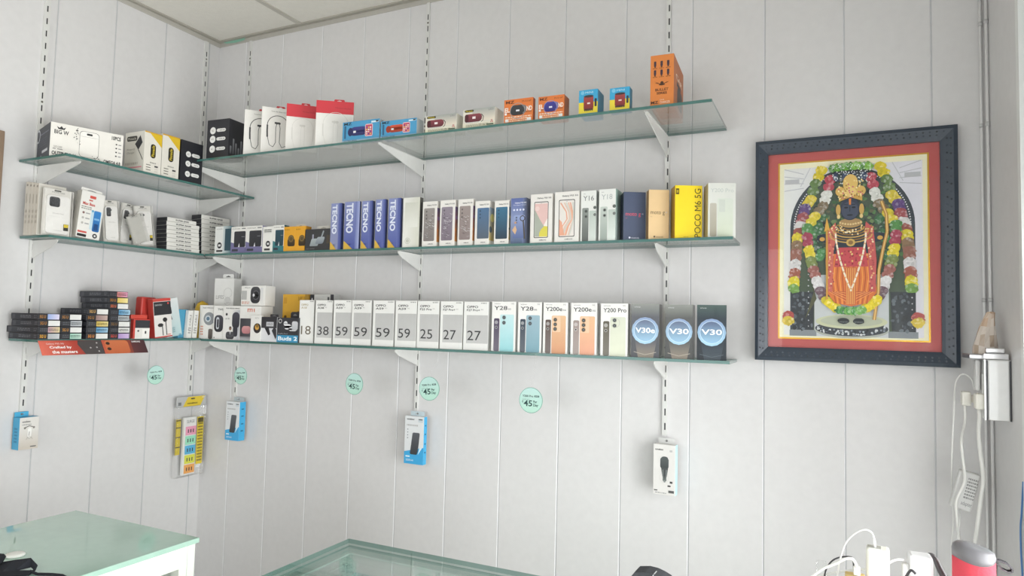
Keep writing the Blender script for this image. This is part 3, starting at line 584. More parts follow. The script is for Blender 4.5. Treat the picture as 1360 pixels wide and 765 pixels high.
for i, (xl, xr, yt, t, c, lb) in enumerate(((838, 875, 403.6, 'V30e', '#4a4d54', 'shrink-wrapped dark phone box with a pale blue ring, lettered V30e'), (883, 920, 404.6, 'V30', '#4b4d4b', 'shrink-wrapped dark phone box with a pale blue ring, in the middle of three'), (925.3, 964.7, 405, 'V30', '#2f3942', 'shrink-wrapped dark phone box with a pale blue ring at the shelf end'))):
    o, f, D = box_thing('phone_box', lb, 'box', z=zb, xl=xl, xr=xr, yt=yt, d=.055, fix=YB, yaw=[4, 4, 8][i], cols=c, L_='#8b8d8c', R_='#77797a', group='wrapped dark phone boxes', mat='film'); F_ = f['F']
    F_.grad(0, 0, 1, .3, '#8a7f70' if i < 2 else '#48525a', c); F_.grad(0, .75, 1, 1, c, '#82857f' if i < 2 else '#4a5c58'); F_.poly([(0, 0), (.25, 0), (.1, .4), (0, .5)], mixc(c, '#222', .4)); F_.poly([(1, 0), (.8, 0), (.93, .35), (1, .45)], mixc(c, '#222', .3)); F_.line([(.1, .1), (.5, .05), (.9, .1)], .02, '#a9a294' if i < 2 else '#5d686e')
    n = 40; R1, R2 = .485, .385; k = F_.w/F_.h
    F_.rrect(.5-R1, .5-R1*k, .5+R1, .5+R1*k, R1, '#a3cbe2', '#8296ba'); F_.rrect(.5-R2, .5-R2*k, .5+R2, .5+R2*k, R2, '#8fb8d4', '#545f7c'); F_.ring(.5, .5, R2, .012, '#cfe2ee', 36)
    F_.txt(t, .15, .455, .85, .555, '#f3f6fa', .02); F_.txt('vivo', .1, .93, .32, .955, '#c9ccca'); emit(o, f)
# boxes in the corner of the bottom shelf
def small(label, name, xl, xr, yt, art, cols='#ecebe7', fix=('y', -0.178), yaw=0, d=.06, R_=None, zoff=0., grp=None, h=None, mat='card', **k):
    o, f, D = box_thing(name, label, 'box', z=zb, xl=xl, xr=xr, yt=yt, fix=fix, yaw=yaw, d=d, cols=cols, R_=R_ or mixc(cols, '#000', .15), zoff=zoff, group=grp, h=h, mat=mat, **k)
    art(f['F']); emit(o, f); return o, D
def a1(F_): F_.txt('TRUE WIRELESS', .2, .9, .98, .94, '#555'); F_.disc(.7, .6, .4, '#8f9498'); F_.disc(.62, .6, .2, '#cfd6da'); F_.disc(.62, .6, .12, '#5e7a90'); F_.rrect(.68, .0, .98, .3, .1, '#4a4440', '#77706a'); F_.lines(.1, .1, .3, .4, 4, '#d08a70', 1)
small('white earbud box with a silver round picture, first box in the corner', 'earbud_box', 263.7, 282, 405.3, a1, yaw=10)
def a2(F_): F_.txt('TWS', .4, .86, .95, .92, '#555', .02); F_.rrect(.1, .22, 1., .72, .35, '#25252a', '#4a4a52'); F_.rrect(.3, .3, .6, .66, .15, '#c9ccd2'); F_.rrect(.38, .35, .56, .6, .08, '#3a3a40'); F_.disc(.15, .05, .05, '#444')
small('narrow white earbud box with a black oval case picture', 'earbud_box', 282.2, 295.3, 406, a2, yaw=4)
def a3(F_):
    F_.txt('TRUE WIRELESS EARBUDS', .14, .91, .98, .945, '#444', .02); F_.txt('60 HRS', .14, .6, .4, .65, '#666'); F_.disc(.2, .75, .06, '#333')
    F_.hgrad(.5, 0, 1, .88, '#ecebe7', '#b9bbc2'); F_.rrect(.55, .34, 1., .82, .2, '#2c2c34', '#4a4a55'); F_.rrect(.62, .1, .9, .4, .1, '#34343c')
    F_.rrect(.2, .02, .7, .24, .12, '#3a3a3e', '#4e4e52'); F_.disc(.46, .335, .08, '#8a6a58'); F_.disc(.46, .375, .07, '#2a2624', rb=.02); F_.poly([(.42, .25), (.5, .25), (.46, .14)], '#d5d5d8'); F_.line([(.25, .12), (.46, .1), (.66, .14)], .08, '#55555a')
small('white earbud box picturing a person in a dark jacket', 'earbud_box', 295.3, 317, 406.3, a3)
def a4(F_): [F_.rect(x, .83, x+.04, .925, '#d2694a') for x in (.36, .46, .56, .66)]; F_.rect(.36, .905, .6, .925, '#d2694a'); F_.hgrad(.03, .0, .6, .64, '#3b3b40', '#59595e'); F_.rrect(.12, .2, .55, .42, .12, '#c07a80', '#d9a0a0'); F_.grad(.03, 0, .6, .12, '#c9c9cc', '#77777c')
small('white box with small orange lettering and a dark picture of pink earbuds', 'earbud_box', 317.2, 345, 406.5, a4, d=.07)
def a5(F_): F_.rect(.02, .3, .24, .75, '#b9bab8'); F_.rrect(.4, .12, .8, .95, .15, '#2e2f33', '#45464a'); F_.rrect(.46, .32, .78, .72, .14, '#1f2023'); F_.disc(.52, .53, .05, '#e6e6ea'); F_.ring(.62, .53, .12, .02, '#6a6b70'); F_.rrect(.8, .1, .92, .9, .04, '#e6e6e3', '#ddd'); F_.txt('Watch', .14, .87, .38, .93, '#777'); F_.lines(.04, .08, .36, .22, 2, '#d69a86', 2)
hmi = bis(lambda t: proj(V(onY(331, 420, -.178).x, -.178, zb+t))[1]-406.6, .01, .3)
small('white smart watch box lying on top of the white box with orange lettering', 'watch_box', 319.7, 351.5, 379.5, a5, fix=('y', -0.163), zoff=hmi+.002, d=.06)
def a6(F_): F_.disc(.66, .5, .36, '#2c2a2a'); F_.disc(.64, .54, .2, '#d2a24a'); F_.disc(.66, .6, .14, '#8b6a30'); F_.txt('WATCH', .4, .87, .8, .92, '#999')
o, D = small('small white box with a yellow round picture in front of the orange lettered box', 'watch_box', 331.8, 345.5, 418.8, a6, fix=('y', -0.193), d=.014)
def a7(F_): F_.grad(0, .55, 1, 1, '#3a3a3e', '#2b2b2f'); F_.hgrad(.0, .08, 1, .55, '#e9eaec', '#c9ccd2'); F_.poly([(.25, .55), (.5, .25), (.62, .3), (.5, .6)], '#26262a'); F_.poly([(.7, .45), (.95, .1), (1, .2), (.98, .5), (.85, .6)], '#303035'); F_.rect(.35, .62, .8, .8, '#c6c8cc'); F_.rect(.02, 0, .98, .08, '#dcdde0'); F_.txt('AIRBUDS', .4, .67, .75, .75, '#555')
o, D = small('white earbud box with two black sticks printed on it', 'earbud_box', 345.3, 366.8, 421, a7, cols='#dfe0e2', fix=('y', -0.190), d=.02); hang_tab(o, D, '#303034', .5, .012, .6, '#777', .2)
def a8(F_):
    F_.rect(0, 0, 1, .29, '#3c93bd'); F_.txt('Buds 2', .06, .07, .97, .24, '#eef6fa', .03); F_.txt('OnePlus Nord', .06, .33, .5, .37, '#c9cdd0'); F_.ring(.14, .86, .06, .02, '#dcdcdc')
    F_.rrect(.32, .52, .7, .74, .14, '#d8d9dc', '#f0f0f2'); F_.rrect(.3, .66, .5, .86, .1, '#e6e7ea'); F_.rrect(.55, .46, .95, .62, .1, '#c6c8cc', '#e6e6ea'); F_.rrect(.7, .5, .98, .86, .08, '#b9bbc0', '#d2d4d8')
o, D = small('black and blue earbud box lettered in white at its foot', 'earbud_box', 367.3, 395.2, 422, a8, cols='#34353a', fix=('y', -0.189), d=.04); hang_tab(o, D, '#2c2d31', .42, .026, .9, '#777', .05)
def a9(F_): F_.txt('LIFES', .1, .66, .5, .72, '#a9a9a6', .0); F_.ring(.7, .76, .2, .015, '#cdcdca'); F_.disc(.7, .64, .14, '#dcdcda'); F_.ring(.7, .62, .16, .012, '#c2c2c0'); F_.line([(.55, .58), (.85, .6)], .01, '#bbb'); F_.txt('Earbuds', .74, .1, .95, .13, '#666')
o, D = small('tall plain white box with a hang tab standing at the back of the corner', 'earphone_box', 281.8, 307.6, 369.8, a9, fix=('y', -0.098), yaw=8, d=.05, cols='#efefec'); hang_tab(o, D, '#f0f0ed', .55, .022, .5, '#777')
def a10(F_): F_.txt('RAPID 20', .6, .86, .85, .95, '#8a6418'); F_.rect(.04, .8, .16, .93, '#c79327'); F_.disc(.12, .52, .05, '#6a5018'); F_.disc(.62, .6, .06, '#5a4414'); F_.line([(.12, .52), (.12, .2)], .01, '#6a5018'); F_.grad(.85, 0, 1, 1, '#b08a26', '#a98430')
small('bright yellow earphone box standing behind the black and blue box', 'earphone_box', 373.5, 408, 390.8, a10, cols='#d9a733', fix=('y', -0.093), d=.04)
def a11(F_): F_.rect(0, .0, .18, 1, '#2c2c30'); F_.rect(.86, 0, 1, 1, '#34343a'); F_.txt('A', .03, .8, .15, .93, '#ddd', .04); F_.rect(.74, .88, .82, .95, '#555'); F_.rrect(.04, .62, .15, .75, .02, '#888')
small('black and grey box standing behind the numbered boxes 18 and 38', 'earphone_box', 409.5, 441, 391.2, a11, cols='#c9c9c6', fix=('y', -0.103), d=.04)
def a12(F_): F_.rect(.3, .3, .7, .6, '#888')
o, D = small('plain white box with a hang tab behind the black stick earbud box', 'earphone_box', 345.2, 361.5, 419.3, a12, fix=('y', -0.095), d=.025); hang_tab(o, D, '#e8e7e3', .9, .012, .5, '#888')
# ================================================================== left wall, top shelf
zlt = ZL['T']
o, f, D = box_thing('adapter_carton', 'long white adapter carton with a dark end on the top left-wall shelf', 'box', z=zlt, xl=65, xr=162, yt=171, dl=43.5, fix=('y', -.9), yaw=72, cols='#e6e3dc', L_='#2f323c', T_='#d9d6cf'); F_ = f['F']
F_.txt('BIG W', .05, .68, .24, .8, '#2b2b2d', .02); F_.poly([(.1, .82), (.18, .82), (.2, .9), (.165, .86), (.14, .92), (.115, .86), (.08, .9)], '#2b2b2d'); F_.txt('QUICK CHARGE', .05, .26, .16, .33, '#77756f'); F_.lines(.04, .22, .17, .26, 1, '#8a8882', 1)
F_.txt('OUTPUT 2.4A', .03, .06, .36, .17, '#2a2a2c', .03); F_.txt('OMEGA 4.8', .73, .05, .97, .16, '#2a2a2c', .03); F_.txt('10PCS', .83, .8, .96, .92, '#333', .03)
F_.rrect(.385, .13, .655, .9, .05, '#6c6b67'); F_.rrect(.39, .14, .65, .89, .05, '#e4e1da', '#efece6'); F_.line([(.4, .74), (.64, .74)], .003, '#8a8984'); F_.rrect(.48, .79, .56, .85, .01, '#333')
rg = random.Random(3)
for k in range(46):
    a, b = (rg.gauss(.35, .02), rg.uniform(.45, .95)) if k < 28 else (rg.gauss(.63, .05), rg.uniform(.04, .2)); s = rg.uniform(.004, .012); F_.poly([(a, b), (a+s, b+s), (a+s*1.4, b-s), (a+s*.4, b-s*2)], '#29292b')
for k in range(4): F_.disc(.9, .68-.12*k, .012, '#333'); F_.rect(.93, .66-.12*k, .97, .69-.12*k, '#999')
L_ = f['L']; L_.ring(.28, .78, .08, .03, '#c9cbd0'); L_.txt('Qualcomm', .42, .76, .9, .81, '#aab'); L_.rect(.55, .2, .88, .28, '#c9cbd0'); L_.disc(.5, .08, .04, '#99a'); L_.lines(.2, .4, .8, .66, 4, '#4a4d58', 5)
emit(o, f)
def charger(label, xl, xr, yt, dl=None, d=.09):
    o, f, D = box_thing('charger_box', label, 'box', z=zlt, xl=xl, xr=xr, yt=yt, dl=dl, d=d, fix=('x', .285), yaw=90, cols='#e6e2d8', T_='#d8a02c', L_='#d9d6cd', group='white and yellow charger boxes'); F_ = f['F']
    F_.poly([(.3, .97), (1, .97), (1, .68)], '#e2bd2a'); F_.rect(0, .97, 1, 1, '#d9a82c'); F_.rrect(.36, .38, .66, .72, .14, '#2e2b22'); F_.txt('Pinnacle', .43, .42, .59, .69, '#d9c13a', .02, 90)
    F_.txt('SINGLE', .35, .25, .7, .28, '#55524a', .02)
    for k in range(3): F_.rect(.14, .19-.06*k, .4, .21-.06*k, '#7b776d'); F_.rect(.62, .17-.06*k, .82, .21-.06*k, '#d9d5cb' if k else '#444')
    L_ = f['L']; L_.rrect(.1, .78, .62, .9, .06, '#33312b'); L_.txt('Pinnacle', .16, .81, .56, .87, '#d6d2c6'); L_.txt('Rapid', .12, .55, .5, .6, '#8d8a82'); L_.txt('Charger', .12, .46, .5, .52, '#8d8a82')
    L_.poly([(.52, .7), (.78, .9), (.9, .72), (.7, .55)], '#2c2d31'); L_.line([(.7, .56), (.85, .4), (.94, .3)], .03, '#2c2d31'); L_.rect(.05, .12, .9, .15, '#d98f98'); L_.lines(.05, .18, .7, .28, 1, '#bbb7ae', 4)
    emit(o, f); return o
charger('white and yellow charger box showing a black charger on its side', 190, 213, 176.5, dl=164)
charger('white and yellow charger box squeezed next to the black carton', 213.6, 236.6, 180.5)
o, f, D = box_thing('cable_carton', 'black carton with three white pill marks at the corner end of the left-wall shelf', 'box', z=zlt, xl=238.5, xr=267.5, yt=189, d=.09, fix=('x', .285), yaw=90, cols='#26272d', L_='#1e1f24', group='black cartons with three white pills')
pills(f['F'], .22, .86, (.2, .45, .68)); emit(o, f)
# ================================================================== left wall, middle shelf: phone case packets
zlm = ZL['M']
def case_art(o, w, h, cx=.5, cw=.8, y=-.006, col='#eceae6', cam='#35363a', tag_=True, big=True):
    mb = MB(); x0, x1 = w*(cx-cw/2-.5), w*(cx+cw/2-.5); r = .012; pts = []
    for ax, az, t0 in ((x1-r, h*.05+r, -90), (x1-r, h*.86-r, 0), (x0+r, h*.86-r, 90), (x0+r, h*.05+r, 180)):
        for i in range(6): t = math.radians(t0+i*18); pts.append((ax+r*math.cos(t), az+r*math.sin(t)))
    mb.prism(pts, (V(0, -.002, 0), V(1, 0, 0), V(0, 0, 1), V(0, -1, 0)), .007, col, 'plastic'); c = mb.build('phone_case', o)
    F_ = Face((x0, -.009, h*.05), (1, 0, 0), (0, 0, 1), x1-x0, h*.81)
    F_.rrect(.1, .7, .56 if big else .46, .96, .1, cam, mixc(cam, '#fff', .05))
    for a, b in ((.25, .89), (.45, .89), (.25, .79), (.45, .79))[: 4 if big else 2]: F_.disc(a, b, .075, '#1d1e21'); F_.disc(a, b, .03, '#555a60')
    F_.txt('Silicone Case', .25, .52, .75, .55, '#a8a6a0'); F_.line([(.1, .45), (.9, .44)], .006, '#c9c7c2')
    F_.txt('YOUNG', .35, .07, .7, .095, '#b0aea8')
    emit(c, dict(a=F_), 'camera_print')
    if tag_:
        mb = MB(); mb.box((x1-(x1-x0)*.24, -.0105, h*.13), (x1-.002, -.0095, h*.27), '#2e2c22'); mb.box((x1-(x1-x0)*.23, -.0115, h*.2), (x1-.003, -.0105, h*.265), '#ddc52e'); mb.build('sticker', o)
def packet(label, xl, xr, yt, fx, roll=0., yaw=90., tab=True, case=True, cl=True, d=.003, h=None, w=None, col='#dedbd4', dl=None, **kw):
    o, f, D = box_thing('phone_case_packet', label, 'phone case packet', z=zlm, xl=xl, xr=xr, yt=yt, fix=('x', fx), yaw=yaw, roll=roll, d=d, h=h, w=w, dl=dl, cols=col, group='phone case packets', mat='card'); w, d, h = D
    if case: case_art(o, w, h, **kw)
    if cl:
        mb = MB(); mb.box((-w/2-.001, -.016, .001), (w/2+.001, d+.002, h*1.0), '#fff', 'clear', .004); mb.build('clear_wrap', o)
    F_ = f['F']; F_.txt('PHONE CASE', .3, .92, .75, .95, '#777'); F_.rrect(.38, .955, .62, .985, .02, '#55554f'); emit(o, f)
    return o, D
y0 = bis(lambda t: proj((.164, t, zlm))[0]-53.5, -1.3, 0)
bx = [bis(lambda t: proj((t, y0, zlm))[0]-p, -.1, .4) for p in (30, 34.6, 39, 43.3, 48)]
for i, lb in enumerate(('pale phone case packet seen edge-on, leftmost of the row', 'pale phone case packet seen edge-on, second from the left end', 'pale phone case packet seen edge-on, third from the left end', 'pale phone case packet right behind the one with the big dark camera')):
    dd = (bx[i+1]-bx[i])*.94; px = proj((bx[i+1], y0, zlm))[0]
    o, f, D = box_thing('phone_case_packet', lb, 'phone case packet', z=zlm, xl=px, yt=None, h=.203-.003*i, w=.1, fix=('x', bx[i+1]-.0005), yaw=90, d=dd, cols='#d3cfc6', L_='#c9c3b8', group='phone case packets')
    L_ = f['L']; L_.rrect(.3, .92, .75, .96, .1, '#8d877c'); L_.rrect(.35, .6, .6, .78, .1, '#a59f94'); L_.line([(.12, 0), (.12, 1)], .06, '#ddd8ce'); L_.lines(.3, .2, .8, .5, 3, '#b5afa4', i); emit(o, f, 'edge_print')
packet('clear phone case packet with a white case and big dark camera', 54, 92, 252, 0.160, cam='#26272c')
o, D = packet('clear phone case packet seen edge-on behind the white box with red lettering', 93.5, 104, 256, 0.117, case=False, d=.02, w=.06)
o, f, D = box_thing('cable_box', 'white box with red lettering and a blue bottle-like picture leaning on the middle shelf', 'box', z=zlm, xl=100, xr=131.5, yt=256, fix=('x', 0.182), yaw=90, roll=5, d=.03, cols='#e8e6e1', L_='#b9b5ad'); F_ = f['F']
F_.rrect(.36, .86, .62, .92, .02, '#d0584e'); F_.rect(.34, .8, .5, .83, '#c9655c'); F_.txt('Max Bass', .1, .7, .62, .765, '#c2483f', .03); F_.lines(.06, .6, .5, .68, 2, '#9a9892', 2)
F_.rrect(.5, .2, .95, .62, .03, '#c3dbe6'); F_.rrect(.62, .17, .92, .62, .06, '#2463a3', '#3a86c9'); F_.rect(.66, .42, .88, .46, '#7fb3dd'); F_.rrect(.68, .2, .86, .34, .04, '#1d4a80'); F_.disc(.56, .6, .05, '#6aa9c9')
F_.rect(.04, .1, .42, .14, '#cc5b52'); F_.rect(.04, .02, .42, .075, '#2c2a2a'); F_.disc(.78, .08, .1, '#2c2c2e'); F_.rect(.74, .06, .82, .1, '#ddd')
for b in (.53, .42, .31): F_.disc(.18, b, .05, '#8a6a66' if b > .5 else '#b9b6b0'); F_.rect(.28, b-.015, .46, b+.01, '#aaa')
emit(o, f); hang_tab(o, D, '#eceae5', .9, .014, .5, '#aaa')
packet('clear phone case packet with a white case tilted beside the white red-lettered box', 137.5, 158, 268, 0.154, roll=-6, big=False, tag_=False)
packet('clear phone case packet with a white case and small camera in the middle', 154.5, 174, 271, 0.127, roll=4, big=False, cam='#4a4a4c')
packet('clear phone case packet with a yellow sticker, standing next to the stacked white cartons', 182, 204.5, 276, 0.147, roll=-9, big=False, cam='#c9c7c2')
packet('crumpled clear packet slumped across the packet beside the white cartons', 178, 200, 272.5, 0.187, roll=-22, case=False, d=.002, w=.07, h=.12, yaw=96, col='#c6c4bd')
def flat_carton(label, xl, xr, z, fx, h, dl=None, d=.13, seed=0):
    o, f, D = box_thing('flat_carton', label, 'box', z=z, xl=xl, xr=xr, h=h, dl=dl, d=d, fix=('x', fx), yaw=90, cols='#e2e0da', L_='#2e2f33', group='stacked white flat cartons'); F_ = f['F']
    F_.txt('SUPER BASS', .28, .32, .74, .68, '#4a4a4a', .04); F_.line([(0, .04), (1, .04)], .004, '#9a9892'); emit(o, f)
ords = ('bottom', 'second', 'third', 'fourth', 'fifth', 'sixth', 'seventh', 'top')
hc = (lambda y: bis(lambda t: proj((.177, y, zlm+t))[1]-288, .01, .4))(bis(lambda t: proj((.177, t, zlm))[0]-221, -1, .3))/8
for i in range(8):
    flat_carton('white flat carton, %s in the nearer stack of eight' % (ords[i]+('' if i in (0, 7) else ' from the bottom')), 221+(1 if i == 7 else .3*(i % 2)), 264.6-(4 if i == 7 else .3*(i % 3)), zlm+i*hc, .177, hc-.0006, dl=207.5 if i != 7 else 208)
ords2 = ords[:7]+('eighth', 'top')
hc2 = (lambda y: bis(lambda t: proj((.137, y, zlm+t))[1]-285, .01, .4))(bis(lambda t: proj((.137, t, zlm))[0]-267.3, -1, .3))/9
for i in range(9):
    flat_carton('white flat carton, %s in the farther stack of nine' % (ords2[i]+('' if i in (0, 8) else ' from the bottom')), 267.3, 305, zlm+i*hc2, .137, hc2-.0006, dl=254.5, seed=9)
# ================================================================== left wall, bottom shelf: black boxes
zlb = ZL['B']; BX = .2
hb = .0241
LC = {'blue': ('#8fa6d6', '#d8d2e8'), 'white': ('#d9d9d6', '#e4e4e2'), 'pink': ('#c9a3b0', '#e8d8a8'), 'yellow': ('#d6b95a', '#ecdc9a'), 'grey': ('#a9aeb2', '#c2c6c9'), 'mint': ('#9fd0bc', '#c9e6d8'), 'purple': ('#a98cc0', '#cdb6dc'), 'sky': ('#5fa0cc', '#a9cfe6'), 'brown': ('#8f7470', '#c0a8a2'), 'coral': ('#d98a84', '#e6a3c0'), 'none': ('#26262b', '#303036')}
def phonebox(label, xl, xr, row, lab, dl=None, d=.14, txt='#b5803a', z=None, fx=BX, big=False):
    z = zlb+row*hb if z is None else z
    o, f, D = box_thing('flat_phone_box', label, 'box', z=z, xl=xl, xr=xr, h=hb-.0007, dl=dl, d=d, fix=('x', fx), yaw=90, cols='#26272c', L_='#2b2d34', T_='#2a2b30', group='stacked flat black boxes'); F_ = f['F']
    F_.txt('5G U', .08, .25, .36, .75, txt, .03) if txt else F_.lines(.08, .2, .4, .8, 2, '#55565c', row)
    c = LC[lab]; F_.hgrad(.44, .08, .98, .92, c[0], c[1]); F_.lines(.48, .25, .94, .75, 2, mixc(c[0], '#000', .35), row+7)
    L_ = f['L']; L_.rect(.05, .15, .16, .85, '#45474e'); L_.lines(.35, .25, .75, .75, 2, '#6a6c73', row+2); L_.lines(.86, .2, .96, .8, 2, '#55575e', row)
    emit(o, f, 'sticker'); return o
rows = ('bottom row', 'second row up', 'third row up', 'fourth row up'); cols_ = ('nearest column', 'second column', 'third column', 'last column')
LAB = [[('grey', '#d9a02c'), ('mint', None), ('white', '#d98a3a'), ('purple', '#c2483f')], [('pink', None), ('white', '#b5803a'), ('sky', None), ('white', None)], [('white', '#a5702e'), ('grey', None), ('yellow', None), ('white', '#7a5a30')], [('blue', '#a5702e'), ('white', '#a5702e'), ('brown', '#a5702e'), ('grey', None)]]
DL = (11, 8.5, 15, 14.5)
for r in range(4):
    for c, (xl, xr) in enumerate(((50.5, 79.5), (80.5, 108.5), (114.5, 143.5), (145, 172))):
        l, t = LAB[r][c]; o_ = (.6*((r*7+c*3) % 3)-.6)
        phonebox('flat black box with a %s sticker, %s of the %s' % (l, rows[r], cols_[c]), xl+o_*.6, xr+o_*.6, r, l, dl=DL[r] if c == 0 else None, txt=t)
phonebox('flat black box with a white sticker lying on the third column', 116.5, 143.8, 4, 'white', dl=80, txt='#c9a05a')
phonebox('flat black box with a blue-grey sticker lying on the last column', 145, 173, 4, 'sky', txt=None)
for i, (l, t, lb) in enumerate((('white', '#d0643a', 'lowest of the three on top'), ('yellow', '#a5702e', 'middle of the three on top'), ('coral', None, 'topmost of the whole pile'))):
    phonebox('flat black box with a %s sticker, %s' % (l, lb), 144.5-.4*i, 170.5-.4*i, 5+i, l, dl=108-1.2*i, txt=t)
# red and white earphone boxes
def lb(label, name, xl, xr, yt, art, cols, fx=0.177, d=.03, roll=0, dl=None, yaw=90, z=None, grp=None, R_=None, L_=None, mat='card', bev=.001, w=None, h=None):
    o, f, D = box_thing(name, label, 'box', z=zlb if z is None else z, xl=xl, xr=xr, yt=yt, w=w, h=h, fix=('x', fx), yaw=yaw, d=d, dl=dl, roll=roll, cols=cols, L_=L_, R_=R_, group=grp, mat=mat, bev=bev)
    if art: art(f['F'])
    emit(o, f); return o, D
G = 'earphone boxes by the black box stacks'
def e0(F_): F_.rect(.06, .08, .3, .5, '#c43a33')
lb('tall red earphone box with rounded edges at the back of the bottom shelf', 'earphone_box', 184, 204, 395, e0, '#c9443c', fx=0.127, d=.04, roll=2, grp=G, bev=.006)
def e1(F_):
    F_.rect(.0, .0, 1, .93, '#e6e2de'); F_.rect(.02, .58, 1, .92, '#2b2b2f'); F_.txt('EARPHONES', .1, .82, .5, .86, '#ccc'); F_.lines(.1, .68, .55, .8, 2, '#a9a9a9', 3); F_.disc(.85, .87, .05, '#d0504a'); F_.rect(0, .93, 1, 1, '#cc4a42'); F_.rect(0, 0, 1, .03, '#c9443c')
    F_.disc(.62, .45, .13, '#2e2c2c', asp=.9); F_.disc(.35, .32, .16, '#2e2c2c', asp=.6); F_.line([(.66, .4), (.68, .05)], .05, '#333'); F_.line([(.45, .3), (.47, .05)], .05, '#333'); F_.rect(.72, .05, .92, .07, '#c9605a')
lb('red sided earphone box with black and white front and black earbuds', 'earphone_box', 206, 229, 398, e1, '#c9443c', fx=0.182, dl=198.5, roll=-7, grp=G, L_='#c9443c')
def e2(F_): F_.grad(0, 0, 1, 1, '#b9d6d8', '#e3e8e8'); F_.rect(.1, .92, .5, .95, '#555'); F_.rrect(.3, .6, .52, .8, .08, '#35353a'); F_.line([(.42, .6), (.48, .45)], .05, '#35353a'); F_.lines(.3, .1, .6, .25, 3, '#7fb0b8', 4)
lb('pale mint earphone box leaning beside the red sided one', 'earphone_box', 222, 242, 398.5, e2, '#d3e0e0', fx=0.154, roll=-12, d=.015, grp=G)
def e3(F_): F_.rect(.1, .0, 1, .95, '#e2dfda'); F_.rect(.1, .55, 1, .95, '#34343a'); F_.rect(.55, .05, .98, .5, '#efece8'); F_.rrect(.7, .25, .8, .4, .04, '#333'); F_.disc(.3, .4, .06, '#555'); F_.lines(.15, .65, .5, .85, 2, '#999', 3)
o, D = lb('low red earphone box with a white front right beside the black stacks', 'earphone_box', 176.5, 198, 424, e3, '#c9443c', fx=0.192, dl=172.5, grp=G)
zr = D[2]+zlb+.0008
lb('red slab lying on the low red earphone box', 'earphone_box', 174, 196, None, None, '#d04a3c', fx=0.188, d=.05, z=zr, h=.018, grp=G, bev=.003)
def e4(F_): F_.rect(.1, .1, .4, .16, '#8cc0da'); F_.lines(.5, .05, .9, .3, 3, '#7ab2cf', 3)
lb('small blue box standing right of the pale mint earphone box', 'cable_box', 236, 248.5, 411, e4, '#4d9dbf', fx=0.154, d=.03, grp=G)
def e5(F_): F_.lines(.2, .15, .8, .4, 3, '#999', 3); F_.txt('CABLE', .3, .45, .7, .85, '#6a6a6a', .0, 90); F_.disc(.3, .3, .12, '#aaa')
lb('narrow white box with vertical print beside the small blue box', 'cable_box', 247.5, 253.6, 412.5, e5, '#e6e5e1', fx=0.177, d=.02, roll=3, grp=G)
lb('narrow white box with vertical print beside the yellow bag', 'cable_box', 255, 261, 412.5, e5, '#e6e5e1', fx=0.177, d=.02, roll=3, grp=G)
# yellow bag in the corner
yb = bis(lambda t: proj((.105, t, zlb))[0]-267, -1, .2); rg = random.Random(5)
mb = MB(); n = 18; prof = [(0, .034), (.02, .04), (.05, .042), (.08, .04), (.1, .036), (.115, .026), (.122, .008)]; vs = []; fs = []
for z, r in prof:
    for j in range(n): t = 2*math.pi*j/n; q = r*(1+rg.uniform(-.1, .1)); vs.append((q*.55*math.cos(t), q*1.1*math.sin(t), z+rg.uniform(-.003, .003) if z > .01 else 0))
for k in range(len(prof)-1):
    for j in range(n): fs.append((k*n+j, k*n+(j+1) % n, (k+1)*n+(j+1) % n, (k+1)*n+j))
fs += [tuple(range(n-1, -1, -1)), tuple((len(prof)-1)*n+j for j in range(n))]
mb.mesh(vs, fs, '#d9b23a', 'film', True); o = mb.build('yellow_bag'); o.location = (.105, yb, zlb+.0005); o.scale = (1, .95, 1.4); tag(o, 'crumpled yellow bag standing in the corner of the bottom shelf', 'bag')
# folding sign hanging under the left bottom shelf
pA, pB = [onX(*p, .1945) for p in ((48.5, 453.0), (191, 450.5))]; pC, pD = [onX(*p, .227) for p in ((57.5, 473), (197, 467.5))]
zt_ = zlb-.004; pA.z = zt_; pB.z = zt_; zz = (pC.z+pD.z)/2; pC.z = pD.z = zz
pA.y = pC.y = (pA.y+pC.y)/2; pB.y = pD.y = (pB.y+pD.y)/2
uu = (pB-pA); vv = (pC-pA)
mb = MB(); nn = uu.cross(-vv).normalized(); Q = [pA, pB, pD, pC]
mb.face([q for q in Q[::-1]], '#b04a3a'); mb.face([q-nn*.0008 for q in Q], '#ddd')
sg = mb.build('shelf_sign'); tag(sg, 'red folded shelf sign hanging under the black boxes, white lettering', 'sign')
F_ = Face(pC, uu, -vv, uu.length, vv.length)
F_.hgrad(0, 0, .3, 1, '#e0715e', '#b5463a'); F_.hgrad(.3, 0, .56, 1, '#b5463a', '#4a3434'); F_.poly([(.38, 0), (.56, 0), (.56, .98), (.34, .98), (.33, .7)], '#4f4a4a'); F_.hgrad(.56, 0, .85, 1, '#c85e45', '#8a4438'); F_.hgrad(.85, 0, 1, 1, '#63383a', '#4a2f34')
F_.rrect(.585, .0, .82, .98, .03, '#c4663f', '#d37a50'); F_.line([(.558, 0), (.558, 1)], .004, '#2e2424')
for a, b in ((.615, .75), (.615, .35)): F_.disc(a, b, .02, '#3a2822', asp=.8)
for a, b in ((.51, .8), (.5, .48), (.44, .46), (.51, .2)): F_.disc(a, b, .008, '#b9b4b4')
F_.txt('Galaxy F55 5G', .06, .7, .21, .83, '#f6e9e6'); F_.txt('Crafted by', .08, .4, .27, .62, '#fbf3f1', .03); F_.txt('the masters', .09, .1, .31, .32, '#fbf3f1', .03); F_.txt('SAMSUNG', .86, .8, .95, .92, '#eee', .03); emit(sg, dict(a=F_))
